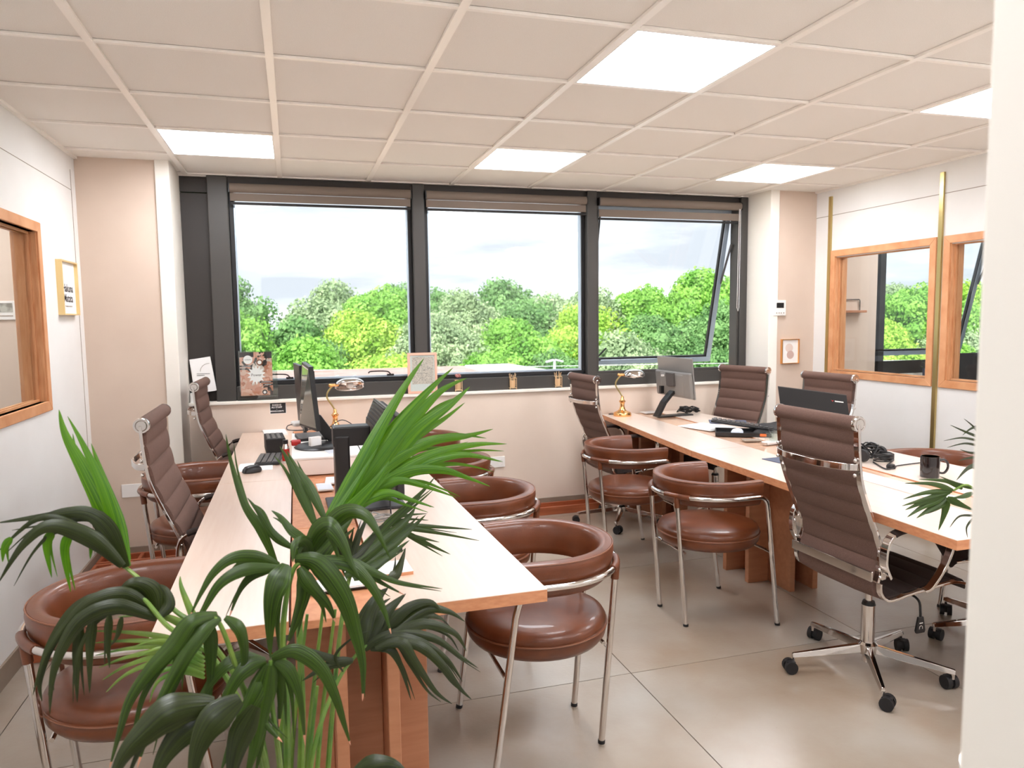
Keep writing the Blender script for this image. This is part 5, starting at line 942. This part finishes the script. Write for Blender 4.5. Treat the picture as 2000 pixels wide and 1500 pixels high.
# second palm cut off by the doorway
p2 = thing('potted_palm', 'thin-leaved palm cut off by the doorway edge beside the black mug', 'plant')
def fr2(leaves, w, m, r=None):
    for L_ in leaves: leaflet(L_[1:], L_[0], m, p2, fold=rn.uniform(.1, .4), roll=rn.uniform(-.3, .3))
P2B = (2050, 1500, 1.42)
stalk([P2B, (1990, 1200, 1.42), (1935, 1010, 1.42), (1895, 950, 1.42), (1862, 958, 1.42)], .005, p2); stalk([P2B, (2020, 1150, 1.42), (1960, 940, 1.42), (1925, 870, 1.42)], .005, p2)
fr2([[.014, (1862, 957, 1.42), (1820, 945, 1.42), (1766, 944, 1.42)], [.014, (1860, 960, 1.42), (1810, 962, 1.42), (1764, 975, 1.42)], [.016, (1856, 962, 1.42), (1808, 975, 1.42), (1762, 988, 1.42)], [.018, (1850, 966, 1.42), (1805, 980, 1.42), (1768, 996, 1.42)], [.018, (1845, 970, 1.42), (1805, 988, 1.42), (1772, 1010, 1.42)], [.016, (1850, 972, 1.42), (1815, 995, 1.42), (1790, 1012, 1.42)],
     [.016, (1854, 974, 1.42), (1830, 992, 1.42), (1808, 1004, 1.42)], [.020, (1849, 972, 1.42), (1845, 1000, 1.42), (1833, 1036, 1.42)], [.020, (1850, 972, 1.41), (1875, 985, 1.4), (1905, 998, 1.4)], [.014, (1880, 955, 1.42), (1850, 940, 1.42), (1795, 936, 1.42)], [.010, (1905, 955, 1.42), (1870, 945, 1.42), (1835, 930, 1.42)], [.014, (1900, 962, 1.42), (1880, 970, 1.41), (1860, 972, 1.41)]], .01, 'palm')
fr2([[.007, (1915, 855, 1.42), (1885, 843, 1.42), (1856, 830, 1.42)], [.006, (1915, 862, 1.42), (1880, 855, 1.42), (1843, 861, 1.42)], [.006, (1915, 872, 1.42), (1885, 866, 1.42), (1850, 874, 1.42)], [.005, (1915, 850, 1.42), (1900, 832, 1.42), (1883, 818, 1.42)], [.006, (1915, 885, 1.42), (1895, 884, 1.42), (1875, 878, 1.42)], [.006, (1915, 892, 1.42), (1890, 895, 1.42), (1872, 900, 1.42)], [.006, (1915, 830, 1.42), (1895, 838, 1.42), (1880, 850, 1.42)],
     [.006, (1910, 1008, 1.41), (1875, 1008, 1.41), (1855, 1030, 1.41)], [.005, (1900, 1012, 1.41), (1888, 1030, 1.41), (1890, 1050, 1.41)], [.012, (1915, 905, 1.42), (1890, 915, 1.42), (1868, 938, 1.42)]], .01, 'palm_dark')
MB().lathe([(1e-6, .0), (.11, .0), (.14, .24), (.13, .24), (1e-6, .22)], 32, (1.86, 1.42, 0)).build('pot', 'white', p2); q = Y(*P2B); MB().cyl((1.86, 1.42, .22), q, .007, 8).build('stem', 'stalk', p2)
# ------------------------------------------------------------ outside: ground, trees, train, lamp post, wires
GZ = -5.0
gm = mat('pale_bounce_ground', (214, 206, 190), .9, noise=(.4, (196, 190, 170), .35, .65))  # made-up pale surface, bounces light up to the room ceiling
struct(MB().box((-60, 5.65, GZ-.3), (140, 150, GZ)).build('ground', gm))
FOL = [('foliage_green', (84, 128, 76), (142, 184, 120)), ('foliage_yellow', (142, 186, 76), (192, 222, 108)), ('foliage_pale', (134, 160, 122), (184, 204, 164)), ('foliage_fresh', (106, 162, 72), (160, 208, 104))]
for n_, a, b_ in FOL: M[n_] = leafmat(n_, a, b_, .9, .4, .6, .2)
def crown(seed, nq=26000):
    R = np.random.RandomState(seed); nl = 60; d = R.normal(size=(nl, 3)); d /= np.linalg.norm(d, axis=1)[:, None]; d[:, 2] = np.abs(d[:, 2])*1.0-.35
    cen = d*np.array([2.3, 2.3, 2.6])*R.uniform(.45, 1.12, (nl, 1)); rad = R.uniform(.45, 1.05, nl)
    i = R.randint(0, nl, nq); u = R.normal(size=(nq, 3)); u /= np.linalg.norm(u, axis=1)[:, None]; p = cen[i]+u*rad[i][:, None]*R.uniform(.72, 1.18, (nq, 1))*np.array([1, 1, .8])
    nrm = u+R.normal(size=(nq, 3))*.55; nrm /= np.linalg.norm(nrm, axis=1)[:, None]; a = np.cross(nrm, R.normal(size=(nq, 3))); a /= np.linalg.norm(a, axis=1)[:, None]; b = np.cross(nrm, a); s = R.uniform(.05, .12, (nq, 1))
    v = np.stack([p-a*s, p-b*s*.7+nrm*s*.15, p+a*s, p+b*s*.7+nrm*s*.15], 1).reshape(-1, 3)
    me = bpy.data.meshes.new('crown'); f = np.arange(nq*4).reshape(-1, 4); me.from_pydata(v.tolist(), [], f.tolist())
    core = MB()
    for c, r in zip(cen, rad): core.ball(tuple(c*.92), r*.66, 8, (1, 1, .8))
    return me, core
crowns = []
for s in range(4):
    me, core = crown(40+s); crowns.append((me, core))
tn = 0
def tree(x, y, top, r, kind, label):
    global tn
    me, core = crowns[tn % 4]; sc = r/3.3; zc = top-2.75*sc
    t = thing('tree', label, 'tree', (x, y, GZ), 0, 'trees beyond the windows')
    key = 'crown_%d_%s' % (tn % 4, kind)
    if key not in bpy.data.meshes:
        m2 = me.copy(); m2.name = key; m2.materials.append(M[kind])
        o = bpy.data.objects.new('foliage', m2); COL.objects.link(o); o.parent = t
        c = core.build('inner_foliage', kind, t); c.data.name = key+'_core'
    else:
        o = bpy.data.objects.new('foliage', bpy.data.meshes[key]); COL.objects.link(o); o.parent = t
        c = bpy.data.objects.new('inner_foliage', bpy.data.meshes[key+'_core']); COL.objects.link(c); c.parent = t
    rz = rn.uniform(0, 6.28)
    for q in (o, c): q.location = (0, 0, zc-GZ); q.scale = (sc, sc, sc*rn.uniform(.95, 1.15)); q.rotation_euler.z = rz; q['kind'] = 'stuff'
    MB().cyl((0, 0, 0), (0, 0, zc-GZ), .22, 10, .12).build('trunk', 'bark', t); tn += 1
M['bark'] = mat('bark', (110, 96, 80), .9)
KN = {'foliage_green': 'mid green', 'foliage_yellow': 'bright yellow green', 'foliage_pale': 'pale grey green', 'foliage_fresh': 'fresh green'}
ordn = ['first', 'second', 'third', 'fourth', 'fifth', 'sixth', 'seventh', 'eighth', 'ninth', 'tenth', 'eleventh', 'twelfth', 'thirteenth', 'fourteenth', 'fifteenth', 'sixteenth', 'seventeenth', 'eighteenth', 'nineteenth', 'twentieth']
def row(nm, y0, x0, x1, step, tops, rs, kinds, slope=0):
    x = x0; k = 0
    while x < x1:
        kd = kinds[k % len(kinds)]
        tree(x+rn.uniform(-.8, .8), y0+slope*(x-x0)+rn.uniform(-1.5, 1.5), tops[k % len(tops)], rs[k % len(rs)], kd, '%s tree outside, %s from the left in the %s' % (KN[kd], ordn[k], nm)); x += step; k += 1
row('front row', 33, -8, 58, 4.0, [0, .5, .9, .3, .6, .1, .8, .4], [3.4, 3.1, 3.6, 3.2], ['foliage_green', 'foliage_yellow', 'foliage_fresh', 'foliage_yellow', 'foliage_fresh', 'foliage_green', 'foliage_pale'])
row('second row', 39, -8, 60, 4.0, [2.3, 2.7, 2.0, 2.6, 2.2, 1.9, 2.5], [3.6, 3.2, 3.8], ['foliage_green', 'foliage_fresh', 'foliage_green', 'foliage_yellow', 'foliage_pale', 'foliage_fresh', 'foliage_yellow', 'foliage_green'])
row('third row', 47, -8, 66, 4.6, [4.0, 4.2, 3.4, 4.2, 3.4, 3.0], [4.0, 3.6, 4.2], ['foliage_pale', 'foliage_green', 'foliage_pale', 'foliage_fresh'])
def at_far(px, py, y): return Y(px, py, y)
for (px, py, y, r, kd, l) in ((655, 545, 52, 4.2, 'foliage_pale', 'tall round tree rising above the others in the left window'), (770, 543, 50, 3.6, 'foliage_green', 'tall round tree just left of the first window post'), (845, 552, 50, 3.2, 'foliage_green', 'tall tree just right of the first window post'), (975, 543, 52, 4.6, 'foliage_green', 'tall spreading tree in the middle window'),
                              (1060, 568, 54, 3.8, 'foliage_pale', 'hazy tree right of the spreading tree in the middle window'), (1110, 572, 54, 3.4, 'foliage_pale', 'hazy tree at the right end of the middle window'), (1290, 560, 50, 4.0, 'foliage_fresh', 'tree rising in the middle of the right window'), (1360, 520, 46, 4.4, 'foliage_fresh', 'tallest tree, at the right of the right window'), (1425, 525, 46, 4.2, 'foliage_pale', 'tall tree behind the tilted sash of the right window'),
                              (1500, 540, 46, 4.2, 'foliage_fresh', 'tall tree hidden behind the wall right of the windows'), (1800, 535, 40, 4.4, 'foliage_fresh', 'tall tree seen through the right inner window'), (1900, 545, 40, 4.2, 'foliage_yellow', 'tall tree seen through the near right inner window')):
    p = at_far(px, py, y); tree(p.x, y, p.z, r, kd, l)
# train
a, b_ = at_far(893, 713, 29), at_far(1075, 748, 19.5); t = thing('train', 'white train with small windows curving past outside the middle window', 'train'); M['train'] = mat('train_white', (196, 198, 206), .45); d = (b_-a); d.z = 0; Lt = d.length; d.normalize(); nn = Vector((d.y, -d.x, 0)); zt = -.36
for k in range(4):
    s0, s1 = k*6.2, k*6.2+6.0; q = [a+d*s0, a+d*s1]; vs = []
    for e_ in q:
        for off, z in ((0, GZ+.8), (0, zt-.35), (.35, zt), (2.2, zt), (2.6, zt-.35), (2.6, GZ+.8)): v = e_-nn*off; vs.append((v.x, v.y, z))
    MB().add(vs, [(i, (i+1) % 6, 6+(i+1) % 6, 6+i) for i in range(6)]+[(5, 4, 3, 2, 1, 0), (6, 7, 8, 9, 10, 11)]).build('carriage', 'train', t)
    for w_ in range(4):
        v = a+d*(s0+.7+w_*1.35)+nn*.012; v2 = v+d*.75; MB().add([(v.x, v.y, zt-1.25), (v2.x, v2.y, zt-1.25), (v2.x, v2.y, zt-.6), (v.x, v.y, zt-.6), (v.x-nn.x*.03, v.y-nn.y*.03, zt-1.25), (v2.x-nn.x*.03, v2.y-nn.y*.03, zt-1.25), (v2.x-nn.x*.03, v2.y-nn.y*.03, zt-.6), (v.x-nn.x*.03, v.y-nn.y*.03, zt-.6)], [(0, 1, 2, 3), (7, 6, 5, 4), (0, 4, 5, 1), (1, 5, 6, 2), (2, 6, 7, 3), (3, 7, 4, 0)]).build('train_window', 'grey_plastic', t)
    for w_ in (1.2, 4.8):
        v = a+d*(s0+w_)-nn*1.3; MB().cyl((v.x, v.y, GZ), (v.x, v.y, GZ+.85), .6, 16).build('bogie', 'grey_plastic', t)
q = at_far(1083, 704, 24); t = thing('lamp_post', 'white twin-headed lamp post outside the middle window', 'lamp post', (q.x, 24, GZ)); hh = q.z-GZ
MB().cyl((0, 0, 0), (0, 0, hh), .07, 10, .045).build('pole', 'train', t)
for s in (-1, 1): MB().cbox((s*.17, 0, hh-.01), (.30, .14, .06), ry=s*.25).build('lamp_head', 'train', t, bevel=.02)
for k, (py, l) in enumerate(((722, 'upper overhead wire outside the windows'), (736, 'lower overhead wire outside the windows'))):
    a, b_ = at_far(440, py, 23), at_far(1460, py-4, 23); tag(MB().cyl((a.x-4, 23, a.z), (b_.x+12, 23, b_.z), .010, 6).build('overhead_wire', 'train'), l, 'wire')
a, b_ = at_far(455, 730, 16), at_far(905, 731, 16); t = thing('flat_roof', 'low flat roof with a pale pinkish edge outside below the left window', 'roof', (0, 0, 0)); M['roof'] = mat('roof_concrete', (176, 150, 146), .8, noise=(2, (150, 126, 122), .3, .7))
MB().box((a.x-3, 13.2, a.z-.3), (b_.x, 16, a.z)).build('slab', 'roof', t); MB().box((a.x-3, 12.2, GZ), (b_.x-.2, 15.8, a.z-.3)).build('body', 'wall_beige', t)
MB().box((a.x-3, 15.75, a.z), (b_.x, 16, a.z+.02)).build('kerb', 'roof', t)
